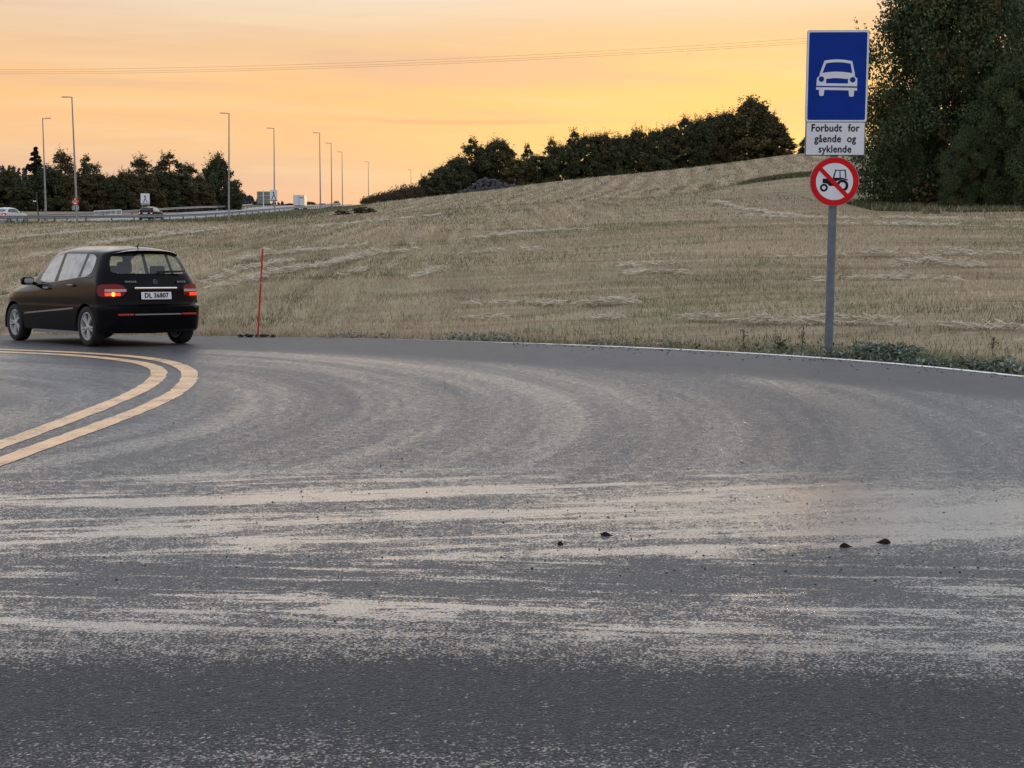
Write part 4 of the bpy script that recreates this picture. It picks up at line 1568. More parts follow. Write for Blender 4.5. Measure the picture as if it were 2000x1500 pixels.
    # bumper strips, side rubbing strip, handles, wiper, aerial, spoiler
    for s in (1, -1):
        bm = bmesh.new()
        vs = []
        for y in (.42, .55, .68):
            x = -.731 + .02 * (y / .8) ** 4
            vs.append([bm.verts.new((x, y * s, z)) for z in (.495, .525)])
        for a, b in zip(vs, vs[1:]): bm.faces.new((a[0], b[0], b[1], a[1]))
        obj("bumper_reflector", bm, M['reflex'], root)
        bm = bmesh.new()
        a = [bm.verts.new((x, s * (.893 if x < 2.2 else .892), z)) for x, z in ((.42, .585), (2.30, .475), (2.30, .50), (.42, .612))]
        bm.faces.new(a)
        ex_ = bmesh.ops.extrude_face_region(bm, geom=bm.faces[:])
        for v in [g for g in ex_['geom'] if isinstance(g, bmesh.types.BMVert)]: v.co.y -= s * .012
        bmesh.ops.recalc_face_normals(bm, faces=bm.faces[:])
        obj("side_strip", bm, M['grey_trim'], root)
        bm = bmesh.new()
        box(bm, (1.12, s * .87, .205), (1.75, .02, .05))
        obj("sill", bm, M['grey_trim'], root)
        for x, z in ((.50, .965), (1.42, .915)):
            bm = bmesh.new()
            bbox(bm, (x, s * .893, z), (.19, .03, .03), .010)
            obj("door_handle", bm, M['grey_trim'], root)
        bm = bmesh.new()
        vv = []
        for x, y, z in ((-.13, .836, 1.112), (.29, .842, 1.086), (1.15, .845, 1.018), (2.02, .832, .967)):
            vv.append([bm.verts.new((x, s * (y + .003), z - .010)), bm.verts.new((x, s * (y + .001), z + .004))])
        for a, b in zip(vv, vv[1:]): bm.faces.new((a[0], b[0], b[1], a[1]))
        obj("window_trim", bm, M['grey_trim'], root)
    bm = bmesh.new()
    vs = []
    for y in np.linspace(-.40, .40, 9):
        vs.append([bm.verts.new((-.731 + .02 * (abs(y) / .8) ** 4, y, z)) for z in (.497, .518)])
    for a, b in zip(vs, vs[1:]): bm.faces.new((a[0], b[0], b[1], a[1]))
    obj("bumper_strip", bm, M['grey_trim'], root)
    bm = bmesh.new()
    tube(bm, (-.605, -.05, 1.165), (-.575, -.50, 1.175), .012, .007, 6)
    box(bm, (-.608, -.30, 1.185), (.02, .50, .022))
    obj("rear_wiper", bm, M['trim_black'], root)
    bm = bmesh.new()
    tube(bm, (-.05, 0, 1.575), (-.13, 0, 1.63), .012, .006, 8)
    bbox(bm, (-.02, 0, 1.578), (.09, .05, .025), .008)
    obj("aerial", bm, M['trim_black'], root)
    bm = bmesh.new()
    vs = []
    for y in np.linspace(-.56, .56, 13):
        b = (abs(y) / .56) ** 3
        vs.append([bm.verts.new((-.29 + .1 * b, y, 1.532 - .06 * b)), bm.verts.new((-.44 + .1 * b, y, 1.515 - .06 * b)), bm.verts.new((-.435 + .1 * b, y, 1.498 - .06 * b)), bm.verts.new((-.30 + .1 * b, y, 1.478 - .06 * b))])
    for a, b in zip(vs, vs[1:]):
        for i in range(4):
            bm.faces.new((a[i], b[i], b[(i + 1) % 4], a[(i + 1) % 4]))
    me = bpy.data.meshes.new("roof_spoiler"); bm.to_mesh(me); bm.free(); smooth(me, 40)
    obj("roof_spoiler", me, paint, root)
    bm = bmesh.new()
    for x in (0.0, WB):
        tube(bm, (x, -.7, .30), (x, .7, .30), .05, seg=8)
    obj("axle", bm, M['black_plastic'], root)
    return root


def place_car(o, x, y, heading, zf):
    """heading: degrees left of straight ahead (+Y); o's rear-axle centre goes to (x, y), seated on the surface zf"""
    a = R(90 + heading)
    f = Vector((math.cos(a), math.sin(a), 0)); l = Vector((-f.y, f.x, 0))
    def gnd(p): return float(zf(p.x, p.y))
    c = Vector((x, y, 0))
    pts = [c + l * .775, c - l * .775, c + f * WB + l * .775, c + f * WB - l * .775]
    h = [gnd(p) for p in pts]
    fz = ((h[2] + h[3]) - (h[0] + h[1])) / 2 / WB
    lz = ((h[0] + h[2]) - (h[1] + h[3])) / 2 / 1.55
    fv = Vector((f.x, f.y, fz)).normalized()
    lv = Vector((l.x, l.y, lz))
    up = fv.cross(lv).normalized()
    lv = up.cross(fv)
    m = Matrix((fv, lv, up)).transposed().to_4x4()
    m.translation = Vector((x, y, (h[0] + h[1]) / 2 + 0.002))
    o.matrix_world = m


black_car = make_car('black compact hatchback with lit tail lights turning off along the yellow lines', M['paint_black'], M['glass_side'], M['glass_rear'])
lr = G(172, 675); rr_ = G(362, 671.5)
mid = (lr + rr_) / 2
place_car(black_car, mid.x - .0, mid.y + .0, 42, z_road)

hwz = lambda x, y: hz_z(y) + 0.12 * (1 - abs((x - float(hz_near(y))) / (HW / 2) + 1))
dark_car = make_car('dark hatchback with red tail lights driving off behind the guardrail', M['paint_dark'], M['glass_side'], M['glass_dark'], roof=.92, detail=False)
p = P(288, 433, 163)
place_car(dark_car, p.x, p.y, -6, hwz)
white_car = make_car('white sloping-roof car with red tail light half hidden by the field edge', M['paint_white'], M['glass_dark'], M['glass_dark'], roof=.86, fast=.55, detail=False)
p = P(2, 436, 138)
place_car(white_car, p.x, p.y, -14, hwz)


# ------------------------------------------------------------------ truck far up the highway
def truck():
    d = 262
    p = P(584, 409, d)
    g = float(hwz(p.x, p.y))
    root = empty("box_truck", (p.x, p.y, g), R(5))
    tag(root, 'white box truck with red tail lights climbing the highway', 'truck')
    root.scale = (.82, .82, .78)
    bm = bmesh.new(); bbox(bm, (0, 4.2, 2.15), (2.5, 8.2, 2.5), .05); obj("cargo_box", bm, M['paint_white'], root)
    for s in (-1, 1):
        bm = bmesh.new(); box(bm, (s * .61, .085, 2.15), (1.18, .03, 2.36)); dr = obj("rear_door", bm, M['sign_white'], root)
        bm = bmesh.new(); box(bm, (s * .12, .055, 2.1), (.04, .03, 2.2)); obj("lock_bar", bm, M['galv'], dr)
        bm = bmesh.new(); box(bm, (s * .95, .1, .72), (.42, .06, .16)); obj("tail_light", bm, M['tail_lit'], root)
    bm = bmesh.new(); box(bm, (.55, .065, 2.75), (1.0, .01, .22)); obj("red_stripe", bm, M['sign_red'], root)
    bm = bmesh.new(); box(bm, (.0, .15, .62), (2.45, .16, .3)); obj("rear_bumper", bm, M['trim_black'], root)
    bm = bmesh.new(); box(bm, (0, 4.6, .85), (.9, 8.4, .22)); obj("chassis", bm, M['trim_black'], root)
    bm = bmesh.new(); bbox(bm, (0, 9.5, 1.75), (2.35, 2.0, 2.3), .2); obj("cab", bm, M['paint_white'], root)
    bm = bmesh.new(); box(bm, (0, 10.51, 2.25), (2.0, .03, .9)); obj("windscreen", bm, M['glass_dark'], root)
    for y in (1.8, 3.0, 9.3):
        for s in (-1, 1):
            bm = bmesh.new(); tube(bm, (s * .85, y, .5), (s * 1.2, y, .5), .5, seg=20); obj("wheel", bm, M['tyre'], root)


truck()


# ------------------------------------------------------------------ trees and shrubs
def leaf_mat(name, dark, light, trans=0.15):
    m = bpy.data.materials.new(name)
    m.use_nodes = True
    t = NT(m.node_tree)
    p = m.node_tree.nodes['Principled BSDF']
    a = t.sep(t.n('ShaderNodeAttribute', attribute_name='tint').outputs['Color'])
    rnd = t.n('ShaderNodeObjectInfo').outputs['Random']
    c = t.mix(a[0], (*dark, 1), (*light, 1))
    c = t.mix(t.mul(a[1], t.step(rnd, 0.2, 0.9, 0.25, 0.8)), c, (0.13, 0.080, 0.030, 1))      # leaves already turned
    t.put(p.inputs['Base Color'], c)
    p.inputs['Roughness'].default_value = 0.7
    p.inputs['Specular IOR Level'].default_value = 0.2
    return m


M['leaf_green'] = leaf_mat("dark_green_leaves", (0.026, 0.034, 0.018), (0.075, 0.088, 0.040))
M['leaf_olive'] = leaf_mat("olive_leaves", (0.038, 0.038, 0.018), (0.105, 0.095, 0.042))
M['leaf_near'] = leaf_mat("broad_green_leaves", (0.022, 0.034, 0.015), (0.070, 0.100, 0.040))
M['needle'] = leaf_mat("spruce_needles", (0.010, 0.014, 0.011), (0.028, 0.034, 0.022))
M['twig'] = mat("twigs", (0.075, 0.055, 0.048), 0.9)
M['bark'] = mat("bark", (0.055, 0.042, 0.032), 0.95, vary=0.3, vscale=6, bump=0.6, bscale=12)


def quads_mesh(name, c, u, w, tint):
    """leaf rhombs: centre c, half-axes u and w (n,3)"""
    n = len(c)
    v = np.empty((n, 4, 3), dtype=np.float32)
    v[:, 0] = c - u; v[:, 1] = c + w; v[:, 2] = c + u; v[:, 3] = c - w
    f = np.arange(n * 4).reshape(n, 4)
    return mesh_np(name, v.reshape(-1, 3), f, np.repeat(tint, 4, 0))


def rand_dirs(r, n):
    d = r.normal(size=(n, 3))
    return d / np.linalg.norm(d, axis=1)[:, None]


def limbs(bm, r, h, spread, n):
    tube(bm, (0, 0, -0.5), (r.normal(0, .02) * h, r.normal(0, .02) * h, h * 0.82), 0.016 * h + 0.05, 0.03, 8)
    ends = []
    for i in range(n):
        z0 = h * r.uniform(0.18, 0.6)
        a = r.uniform(0, 2 * math.pi)
        L = spread * r.uniform(0.55, 0.95)
        e = Vector((math.cos(a) * L, math.sin(a) * L, z0 + L * r.uniform(0.4, 1.0)))
        if e.z > h * 0.95: e.z = h * 0.95
        tube(bm, (0, 0, z0), e, 0.006 * h + 0.02, 0.015, 5, cap=False)
        ends.append(e)
    return ends


def broad_tree(seed, h, w, nleaf, leaf, low=0.0, peaky=0.0, clumps=70, autumn=0.2, sparse_top=0.0, orb=1.0):
    """trunk mesh and crown mesh of a broad-leaved tree; low = height fraction where leaves begin"""
    r = np.random.default_rng(seed)
    bm = bmesh.new()
    limbs(bm, r, h, w * 0.45, 14)
    tm = bpy.data.meshes.new("trunk"); bm.to_mesh(tm); bm.free()
    cc, rr, wt = [], [], []
    tries = 0
    while len(cc) < clumps and tries < 5000:
        tries += 1
        t = r.uniform(0, 1) ** 0.9
        prof = (math.sin(math.pi * min(1, (0.12 + 0.88 * t)) ** (0.75 + 0.5 * peaky))) ** (0.62 * orb)
        if peaky: prof = prof * (1 - 0.35 * peaky * t)
        a = r.uniform(0, 2 * math.pi)
        lob = 1 + 0.22 * math.sin(3 * a + seed) + 0.15 * math.sin(5 * a + 2 * seed + 4 * t)
        q = (0.35 + 0.65 * r.uniform(0, 1) ** 0.5)
        rad = w * 0.5 * prof * lob * q
        z = h * (low + (1 - low) * t * 0.97)
        s = (0.05 + 0.075 * r.uniform()) * (h + w) * 0.55 * (1 - (0.15 + 0.35 * peaky) * t)
        cc.append((math.cos(a) * rad * 0.92, math.sin(a) * rad * 0.92, max(z - s * 0.2, s * 0.6 if low < 0.05 else 0.4)))
        rr.append(s); wt.append(s ** 2)
    cc, rr, wt = np.array(cc), np.array(rr), np.array(wt)
    pick = r.choice(len(cc), nleaf, p=wt / wt.sum())
    d = rand_dirs(r, nleaf)
    dist = r.uniform(0, 1, nleaf) ** 0.40
    c = cc[pick] + d * (rr[pick] * dist)[:, None] * np.array([1.05, 1.05, 0.82])
    # stray sprays beyond the outline
    k = int(nleaf * 0.11)
    tw = r.choice(len(cc), clumps, p=(cc[:, 2] ** 1.5 + .01) / (cc[:, 2] ** 1.5 + .01).sum())
    twd = rand_dirs(r, len(tw)) * 0.75; twd[:, 2] = np.abs(twd[:, 2]) + 0.35 + 0.5 * (cc[tw, 2] / h)
    tl = r.uniform(1.1, 2.1, len(tw))
    j = r.integers(0, len(tw), k)
    c[:k] = cc[tw[j]] + twd[j] * (rr[tw[j]] * (0.6 + (tl[j] - 0.6) * r.uniform(0, 1, k)))[:, None] + r.normal(0, leaf * 0.42, (k, 3))
    c[:, 2] = np.maximum(c[:, 2], 0.15)
    nd = rand_dirs(r, nleaf) * 0.9 + d * 0.5 + np.array([0, 0, 0.35])
    u = np.cross(nd, rand_dirs(r, nleaf)); u /= np.linalg.norm(u, axis=1)[:, None]
    v = np.cross(nd, u); v /= np.linalg.norm(v, axis=1)[:, None]
    s = leaf * r.uniform(0.6, 1.3, nleaf)[:, None]
    s[:k] *= 0.62
    ct = r.uniform(0, 1, len(cc))
    tint = np.zeros((nleaf, 3))
    tint[:, 0] = np.clip(0.55 * ct[pick] + r.uniform(0, 0.6, nleaf), 0, 1)
    au = (r.uniform(0, 1, len(cc)) < autumn) * r.uniform(0.4, 1, len(cc))
    tint[:, 1] = au[pick] * r.uniform(0.3, 1, nleaf)
    return tm, quads_mesh("crown", c, u * s * 0.62, v * s * 0.40, tint)


def spruce(seed, h, w, n=4200):
    r = np.random.default_rng(seed)
    bm = bmesh.new(); tube(bm, (0, 0, -.5), (0, 0, h * .98), .018 * h, .02, 8)
    tm = bpy.data.meshes.new("trunk"); bm.to_mesh(tm); bm.free()
    C_, U, V = [], [], []
    nb = 90
    for i in range(nb):
        t = (i + r.uniform()) / nb
        z = h * (0.08 + 0.9 * t)
        L = w * 0.5 * (1 - t) ** 0.85 * r.uniform(0.65, 1.15) + 0.12
        a = r.uniform(0, 2 * math.pi)
        m_ = max(8, int(n / nb * (1.6 - 1.2 * t)))
        q = r.uniform(0.05, 1, m_)
        side = r.normal(0, 1, m_) * 0.16 * L * (1.1 - q)
        x = math.cos(a) * L * q - math.sin(a) * side
        y = math.sin(a) * L * q + math.cos(a) * side
        zz = z - L * 0.30 * q + L * 0.16 * q ** 3 + r.normal(0, 0.06, m_) - np.abs(r.normal(0, .12, m_))
        C_.append(np.stack([x, y, zz], 1))
        d = np.stack([np.full(m_, math.cos(a)), np.full(m_, math.sin(a)), np.full(m_, -.35)], 1) + r.normal(0, .35, (m_, 3))
        U.append(d * 0.20); V.append(np.cross(d, rand_dirs(r, m_)) * 0.10)
    c, u, v = np.concatenate(C_), np.concatenate(U), np.concatenate(V)
    tint = np.zeros((len(c), 3)); tint[:, 0] = r.uniform(0, 1, len(c))
    return tm, quads_mesh("crown", c, u, v, tint)


def twiggy(seed, h, w, n):
    """bare-stemmed thicket: many fine upright shoots with a few leaves"""
    r = np.random.default_rng(seed)
    a = r.uniform(0, 2 * math.pi, n); q = r.uniform(0, 1, n) ** 0.5
    b = np.stack([np.cos(a) * q * w / 2, np.sin(a) * q * w / 2, np.zeros(n)], 1)
    hh = h * (0.45 + 0.55 * r.uniform(0, 1, n)) * (1 - 0.45 * q ** 2)
    d = np.stack([r.normal(0, .22, n), r.normal(0, .22, n), np.ones(n)], 1) * hh[:, None]
    c = b + d * 0.5
    side = np.cross(d, rand_dirs(r, n)); side /= np.linalg.norm(side, axis=1)[:, None]
    tint = np.zeros((n, 3)); tint[:, 0] = r.uniform(0, 1, n); tint[:, 1] = r.uniform(0, 1, n)
    m2 = n * 2
    j = r.integers(0, n, m2)
    f = r.uniform(0.25, 1.0, m2)
    lc = b[j] + d[j] * f[:, None] + r.normal(0, .12, (m2, 3))
    lu = rand_dirs(r, m2) * 0.14; lv = np.cross(lu, rand_dirs(r, m2)) * 0.8
    lt = np.zeros((m2, 3)); lt[:, 0] = r.uniform(0, 1, m2); lt[:, 1] = (r.uniform(0, 1, m2) < .35) * .8
    return quads_mesh("foliage", np.concatenate([c, lc]), np.concatenate([d * 0.5, lu]), np.concatenate([side * 0.03, lv]), np.concatenate([tint, lt]))


far_kinds = {
    'dense': [broad_tree(s, 10, 8.5, 15000, 0.36, 0.0, 0.0, 150, 0.15, orb=0.5) for s in (11, 12, 13, 14)],
    'peak': [broad_tree(s, 11, 6.0, 9000, 0.32, 0.0, 0.6, 100, 0.2, orb=0.7) for s in (21, 22)],
    'airy': [broad_tree(s, 11, 5.5, 6000, 0.30, 0.0, 0.7, 80, 0.45, orb=0.8) for s in (31, 32)],
    'round': [broad_tree(s, 10, 8.5, 15000, 0.36, 0.0, 0.0, 150, 0.2, orb=1.0) for s in (15, 16)],
    'bush': [broad_tree(s, 4.0, 5.0, 6500, 0.26, 0.0, 0.0, 70, 0.1, orb=0.7) for s in (41, 42)],
}
used = {}


def plant_tree(name, kind, i, px, base_y, top_y, d, wpx, material, label, group, rot=None, cat='tree', sink=0.15):
    """stand a tree at its place: its height and width follow from the distance"""
    tm, cm = far_kinds[kind][i % len(far_kinds[kind])]
    b = P(px, base_y, d)
    g = ground(b.x, b.y) - sink
    root = empty(name, (b.x, b.y, g), random.uniform(0, 6.28) if rot is None else rot)
    h = P(px, top_y, d).z - g
    zmax = max(v.co.z for v in cm.vertices) if cm not in used else used[cm]
    used[cm] = zmax
    k = d / F
    wid = {'dense': 8.5, 'round': 8.5, 'peak': 6.0, 'airy': 5.5, 'bush': 5.0, 'spruce': 5.2, 'big': 14.0}[kind]
    sx = wpx * k / wid
    root.scale = (sx, sx, h / zmax)
    o1 = obj("trunk", tm, None, root)
    o2 = obj("crown", cm, None, root)
    for o, m_ in ((o1, M['bark']), (o2, material)):
        if len(o.data.materials) == 0: o.data.materials.append(None)
        o.material_slots[0].link = 'OBJECT'
        o.material_slots[0].material = m_
    tag(root, label, cat, group)
    return root


far_kinds['spruce'] = [spruce(51, 11, 5.2, 9000)]
gA = 'trees beyond the highway'
olive, green = M['leaf_olive'], M['leaf_green']
lab_row = 'olive brown broadleaf tree in the dense row beyond the highway'
row = [  # px, base, top, dist, width px, kind, material, label
    (-30, 418, 330, 228, 90, 'dense', olive, lab_row), (18, 418, 322, 226, 70, 'dense', olive, lab_row), (52, 416, 345, 224, 60, 'dense', green, lab_row),
    (100, 416, 322, 226, 70, 'dense', green, lab_row), (140, 416, 332, 226, 60, 'dense', olive, lab_row), (182, 415, 330, 228, 62, 'dense', olive, lab_row),
    (214, 415, 334, 229, 56, 'dense', green, lab_row), (246, 414, 325, 231, 60, 'dense', olive, lab_row), (282, 413, 322, 235, 62, 'dense', olive, lab_row),
    (318, 412, 322, 240, 60, 'dense', green, lab_row), (352, 411, 324, 246, 58, 'dense', olive, lab_row), (388, 409, 330, 252, 56, 'dense', olive, lab_row),
    (120, 416, 279, 232, 52, 'airy', olive, 'thin airy birch-like tree standing beside the spruce'),
    (176, 415, 298, 232, 46, 'airy', green, 'open-topped tree behind the lamp with the speed sign'),
    (274, 414, 296, 238, 50, 'peak', olive, 'pointed olive tree rising above the merging-lanes panel'),
    (334, 412, 292, 243, 62, 'airy', green, 'tall feathery tree rising highest in the olive row'),
    (372, 410, 312, 250, 50, 'peak', olive, 'pointed brown tree at the shoulder of the tall dark tree'),
    (428, 406, 287, 264, 74, 'round', green, 'tall dark green tree ending the row beside the lamp'),
    (452, 405, 338, 262, 40, 'dense', green, 'lower dark bushy tree leaning out at the end of the row'),
]
for i, (px, by, ty, d, wp, kd, mt, lb) in enumerate(row):
    if lb is lab_row and mt is green: lb = 'dark green broadleaf tree among the olive row beyond the highway'
    plant_tree("broadleaf_tree", kd, i, px, by, ty + (random.uniform(-9, 6) if kd == 'dense' else 0), d, wp * (1.18 if kd == 'dense' else 1.55 if kd != 'round' else 1.1), mt, lb, gA)
plant_tree("spruce_tree", 'spruce', 0, 73, 416, 286, 229, 74, M['needle'], 'dark spruce with drooping tiers above the olive trees', gA)

gB = 'hedgerow trees on the hill'
lab_h = 'dark green tree in the unbroken hedgerow along the hill'
hedge = [
    (842, 387, 328, 258, 46, 'bush', green, 'rounded green shrub where the hedgerow dwindles'), (864, 385, 318, 261, 56, 'dense', green, 'bushy shrub beside the stone heap'),
    (893, 380, 294, 268, 56, 'dense', green, lab_h), (918, 377, 263, 272, 60, 'airy', green, 'open tree with a leaning feathery top behind the stone heap'),
    (945, 374, 270, 274, 66, 'dense', green, lab_h), (975, 370, 257, 275, 74, 'dense', olive, 'broad brownish tree with sky gaps behind the stone heap'),
    (1010, 367, 300, 272, 56, 'dense', olive, lab_h), (1032, 366, 276, 280, 34, 'airy', green, 'thin-topped tree in the dip of the hedgerow'),
    (1052, 363, 292, 274, 56, 'dense', green, lab_h), (1078, 362, 262, 280, 40, 'peak', green, 'pointed dark tree beside the dip of the hedgerow'),
    (1098, 360, 270, 276, 60, 'dense', green, lab_h), (1122, 358, 244, 282, 44, 'peak', green, 'tall pointed dark tree next to a shorter pointed one in the hedgerow'),
    (1148, 356, 248, 280, 58, 'dense', green, lab_h), (1180, 353, 246, 280, 62, 'dense', olive, lab_h), (1212, 350, 252, 280, 60, 'dense', green, lab_h),
    (1245, 347, 238, 281, 64, 'dense', olive, lab_h), (1280, 343, 238, 281, 64, 'dense', green, lab_h), (1312, 340, 230, 282, 60, 'dense', olive, lab_h),
    (1338, 337, 216, 283, 44, 'peak', green, 'pointed dark tree on the rising part of the hedgerow'), (1362, 334, 214, 283, 64, 'dense', green, lab_h), (1392, 331, 206, 284, 66, 'dense', olive, lab_h),
    (1418, 328, 202, 285, 66, 'dense', green, lab_h), (1466, 321, 181, 283, 118, 'round', olive, 'huge round-topped tree crowning the end of the hedgerow'),
    (1502, 316, 208, 281, 84, 'round', olive, 'big tree sloping down at the open end of the hedgerow'), (1530, 308, 252, 279, 46, 'airy', green, 'small open tree with bright sky through its leaves'),
    (1574, 301, 262, 290, 26, 'dense', green, 'small dark tree half hidden behind the sign'),
]
for i, (px, by, ty, d, wp, kd, mt, lb) in enumerate(hedge):
    if lb is lab_h and mt is olive: lb = 'brownish green tree in the unbroken hedgerow along the hill'
    plant_tree("hedgerow_tree", kd, i, px, by, ty, d, wp * 1.15, mt, lb, gB)

far_kinds['big'] = [broad_tree(s, 15, 14.0, 85000, 0.20, 0.0, 0.0, 260, a, orb=0.5) for s, a in ((61, .25), (62, .12))]
gC = 'big trees at the field corner'
big_trees = [
    (1838, 402, -130, 103, 330, 0, 'great dark tree bordering the field just behind the blue sign', .3), (1930, 402, -160, 110, 300, 1, 'tall brownish tree behind the great dark corner tree', 2.0),
    (1990, 404, 60, 96, 190, 1, 'dense green tree with lit leaves over the grassy corner', 4.1), (2080, 404, -10, 100, 220, 0, 'dense tree further along the corner copse', 1.2),
    (1885, 405, 232, 96, 120, 1, 'low leafy tree skirting the foot of the corner copse', 5.0), (1762, 402, 170, 101, 110, 0, 'low-branched tree overhanging the grass beside the sign post', 3.3),
]
for px, by, ty, d, wp, i, lb, rz in big_trees:
    plant_tree("corner_tree", 'big', i, px, by, ty, d, wp, M['leaf_near'], lb, gC, rz)

# bushes
M['twig_leaf'] = leaf_mat("twiggy_leaves", (0.045, 0.034, 0.026), (0.10, 0.075, 0.052))
tw = [twiggy(s, 2.6, 4.5, 900) for s in (71, 72)]
for i, (px, by, d, hpx, wpx) in enumerate(((724, 397, 250, 20, 40), (745, 395, 252, 24, 46), (768, 393, 254, 28, 48), (792, 390, 256, 36, 50), (814, 389, 257, 36, 40))):
    b = P(px, by, d)
    k = d / F
    o = obj("thicket_shrub", tw[i % 2], M['twig_leaf'], None, (b.x, b.y, ground(b.x, b.y) - .1))
    o.rotation_euler = (0, 0, i * 1.7)
    o.scale = (wpx * k / 4.5, wpx * k / 4.5, hpx * k / 2.6)
    tag(o, 'brown twiggy shrub in the thicket where the hedgerow runs out', 'shrub', 'thicket shrubs')
plant_tree("field_bush", 'bush', 0, 712, 418, 402, 190, 48, M['leaf_olive'], 'low round bush at the field edge below the last lamps', None, cat='bush')
plant_tree("field_bush", 'bush', 1, 668, 419, 409, 188, 36, M['leaf_olive'], 'small flat bush beside the low round bush', None, cat='bush')
for i, (px, by, ty, d, wp) in enumerate(((606, 411, 392, 640, 26), (630, 411, 396, 650, 30), (658, 410, 390, 640, 15), (682, 411, 398, 660, 28), (700, 411, 401, 660, 24), (566, 411, 396, 620, 30))):
    plant_tree("distant_tree", 'dense', i, px, by, ty, d, wp, M['leaf_olive'], 'single round distant tree on the horizon between the lamps' if i == 2 else 'small distant tree on the horizon past the highway', 'distant trees')

# wooded ridge far behind: a mass of spruce tops
def far_forest():
    r = np.random.default_rng(5)
    C_, U, V = [], [], []
    n = 900
    xs_ = r.uniform(-420, -95, n)
    ys_ = r.uniform(640, 760, n)
    top = np.interp(xs_, [-420, -250, -180, -134, -112, -95], [46, 37, 30, 24, 18, 13])
    g = ground_np(xs_, ys_)
    for x, y, zt, zg in zip(xs_, ys_, top, g):
        zt += r.uniform(-5, 1.5)
        hh = max(zt - zg, 4)
        m_ = 26
        t = r.uniform(0, 1, m_)
        a = r.uniform(0, 6.28, m_)
        rad = 2.6 * (1 - t) * (0.6 + 0.4 * r.uniform(0, 1, m_)) + .15
        L = min(hh, 15)
        C_.append(np.stack([x + np.cos(a) * rad, y + np.sin(a) * rad, zt - L + L * t], 1))
        U.append(np.stack([np.cos(a) * .9, np.sin(a) * .9, np.full(m_, -.9)], 1)); V.append(np.stack([-np.sin(a), np.cos(a), np.zeros(m_)], 1) * .8)
    c, u, v = np.concatenate(C_), np.concatenate(U), np.concatenate(V)
    tint = np.zeros((len(c), 3)); tint[:, 0] = r.uniform(0, 1, len(c))
    o = obj("forest", quads_mesh("forest", c, u, v, tint), M['forest'])
    tag(o, 'far wooded ridge of dark spruce behind the highway', kind='stuff')


M['forest'] = leaf_mat("far_spruce", (0.022, 0.028, 0.034), (0.045, 0.052, 0.055))
far_forest()


# ------------------------------------------------------------------ stubble, straw and verge plants
def tint_mat(name, rough=0.85, spec=0.15):
    m = bpy.data.materials.new(name)
    m.use_nodes = True
    t = NT(m.node_tree)
    p = m.node_tree.nodes['Principled BSDF']
    t.put(p.inputs['Base Color'], t.n('ShaderNodeAttribute', attribute_name='tint').outputs['Color'])
    p.inputs['Roughness'].default_value = rough
    p.inputs['Specular IOR Level'].default_value = spec
    return m


M['straw'] = tint_mat("straw_blades")
M['herb'] = tint_mat("verge_herbs", 0.6, 0.3)
M['stone'] = mat("field_stone", (0.055, 0.053, 0.056), 0.9, vary=0.35, vscale=1.5, bump=0.5, bscale=6)
M['grit'] = mat("road_grit", (0.022, 0.021, 0.022), 0.8, vary=0.4, vscale=30)
M['dead_leaf'] = mat("dead_leaf", (0.022, 0.013, 0.009), 0.9, spec=0.1, vary=0.3, vscale=25)


def smooth_noise(x, y, f, seed=0.0):
    """cheap value noise for densities"""
    return np.array([mnoise.noise(Vector((a * f, b * f, seed))) for a, b in zip(x, y)])


def view_scatter(r, n, y0, y1, pad=1.5):
    """points spread over the strip of field between two distances that the place in view covers"""
    y = np.sqrt(r.uniform(y0 ** 2, y1 ** 2, n))
    x = r.uniform(-1, 1, n) * (y * 0.40 + pad)
    keep = (edge_dist(x, y) > 0.55) & (x - hz_near(y) > np.where(y > 120, 9, 3)) & ~((x > 23) & (y > 90) & (y < 122))
    return x[keep], y[keep]


PAL = np.array([(0.47, 0.385, 0.265), (0.40, 0.315, 0.21), (0.54, 0.46, 0.335), (0.34, 0.26, 0.17), (0.46, 0.40, 0.30), (0.26, 0.19, 0.12)])
GRN = np.array([(0.155, 0.175, 0.08), (0.20, 0.205, 0.11), (0.105, 0.13, 0.055)])


def blades(name, x, y, h, w, lean, r, greenness, shade=None):
    n = len(x)
    z = ground_np(x, y)
    a = r.uniform(0, 2 * math.pi, n)
    s = np.stack([np.cos(a), np.sin(a), np.zeros(n)], 1) * (w * r.uniform(0.6, 1.4, n))[:, None]
    b = np.stack([x, y, z - 0.02], 1)
    t = b + np.stack([r.normal(0, lean, n) * h, r.normal(0, lean, n) * h, h], 1)
    v = np.empty((n, 3, 3)); v[:, 0] = b - s; v[:, 1] = b + s; v[:, 2] = t
    c = PAL[r.integers(0, len(PAL), n)] * r.uniform(0.75, 1.2, n)[:, None]
    g = r.uniform(0, 1, n) < greenness
    c[g] = GRN[r.integers(0, 3, g.sum())] * r.uniform(0.8, 1.2, g.sum())[:, None]
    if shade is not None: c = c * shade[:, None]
    return mesh_np(name, v.reshape(-1, 3), np.arange(n * 3).reshape(n, 3), np.repeat(c, 3, 0))


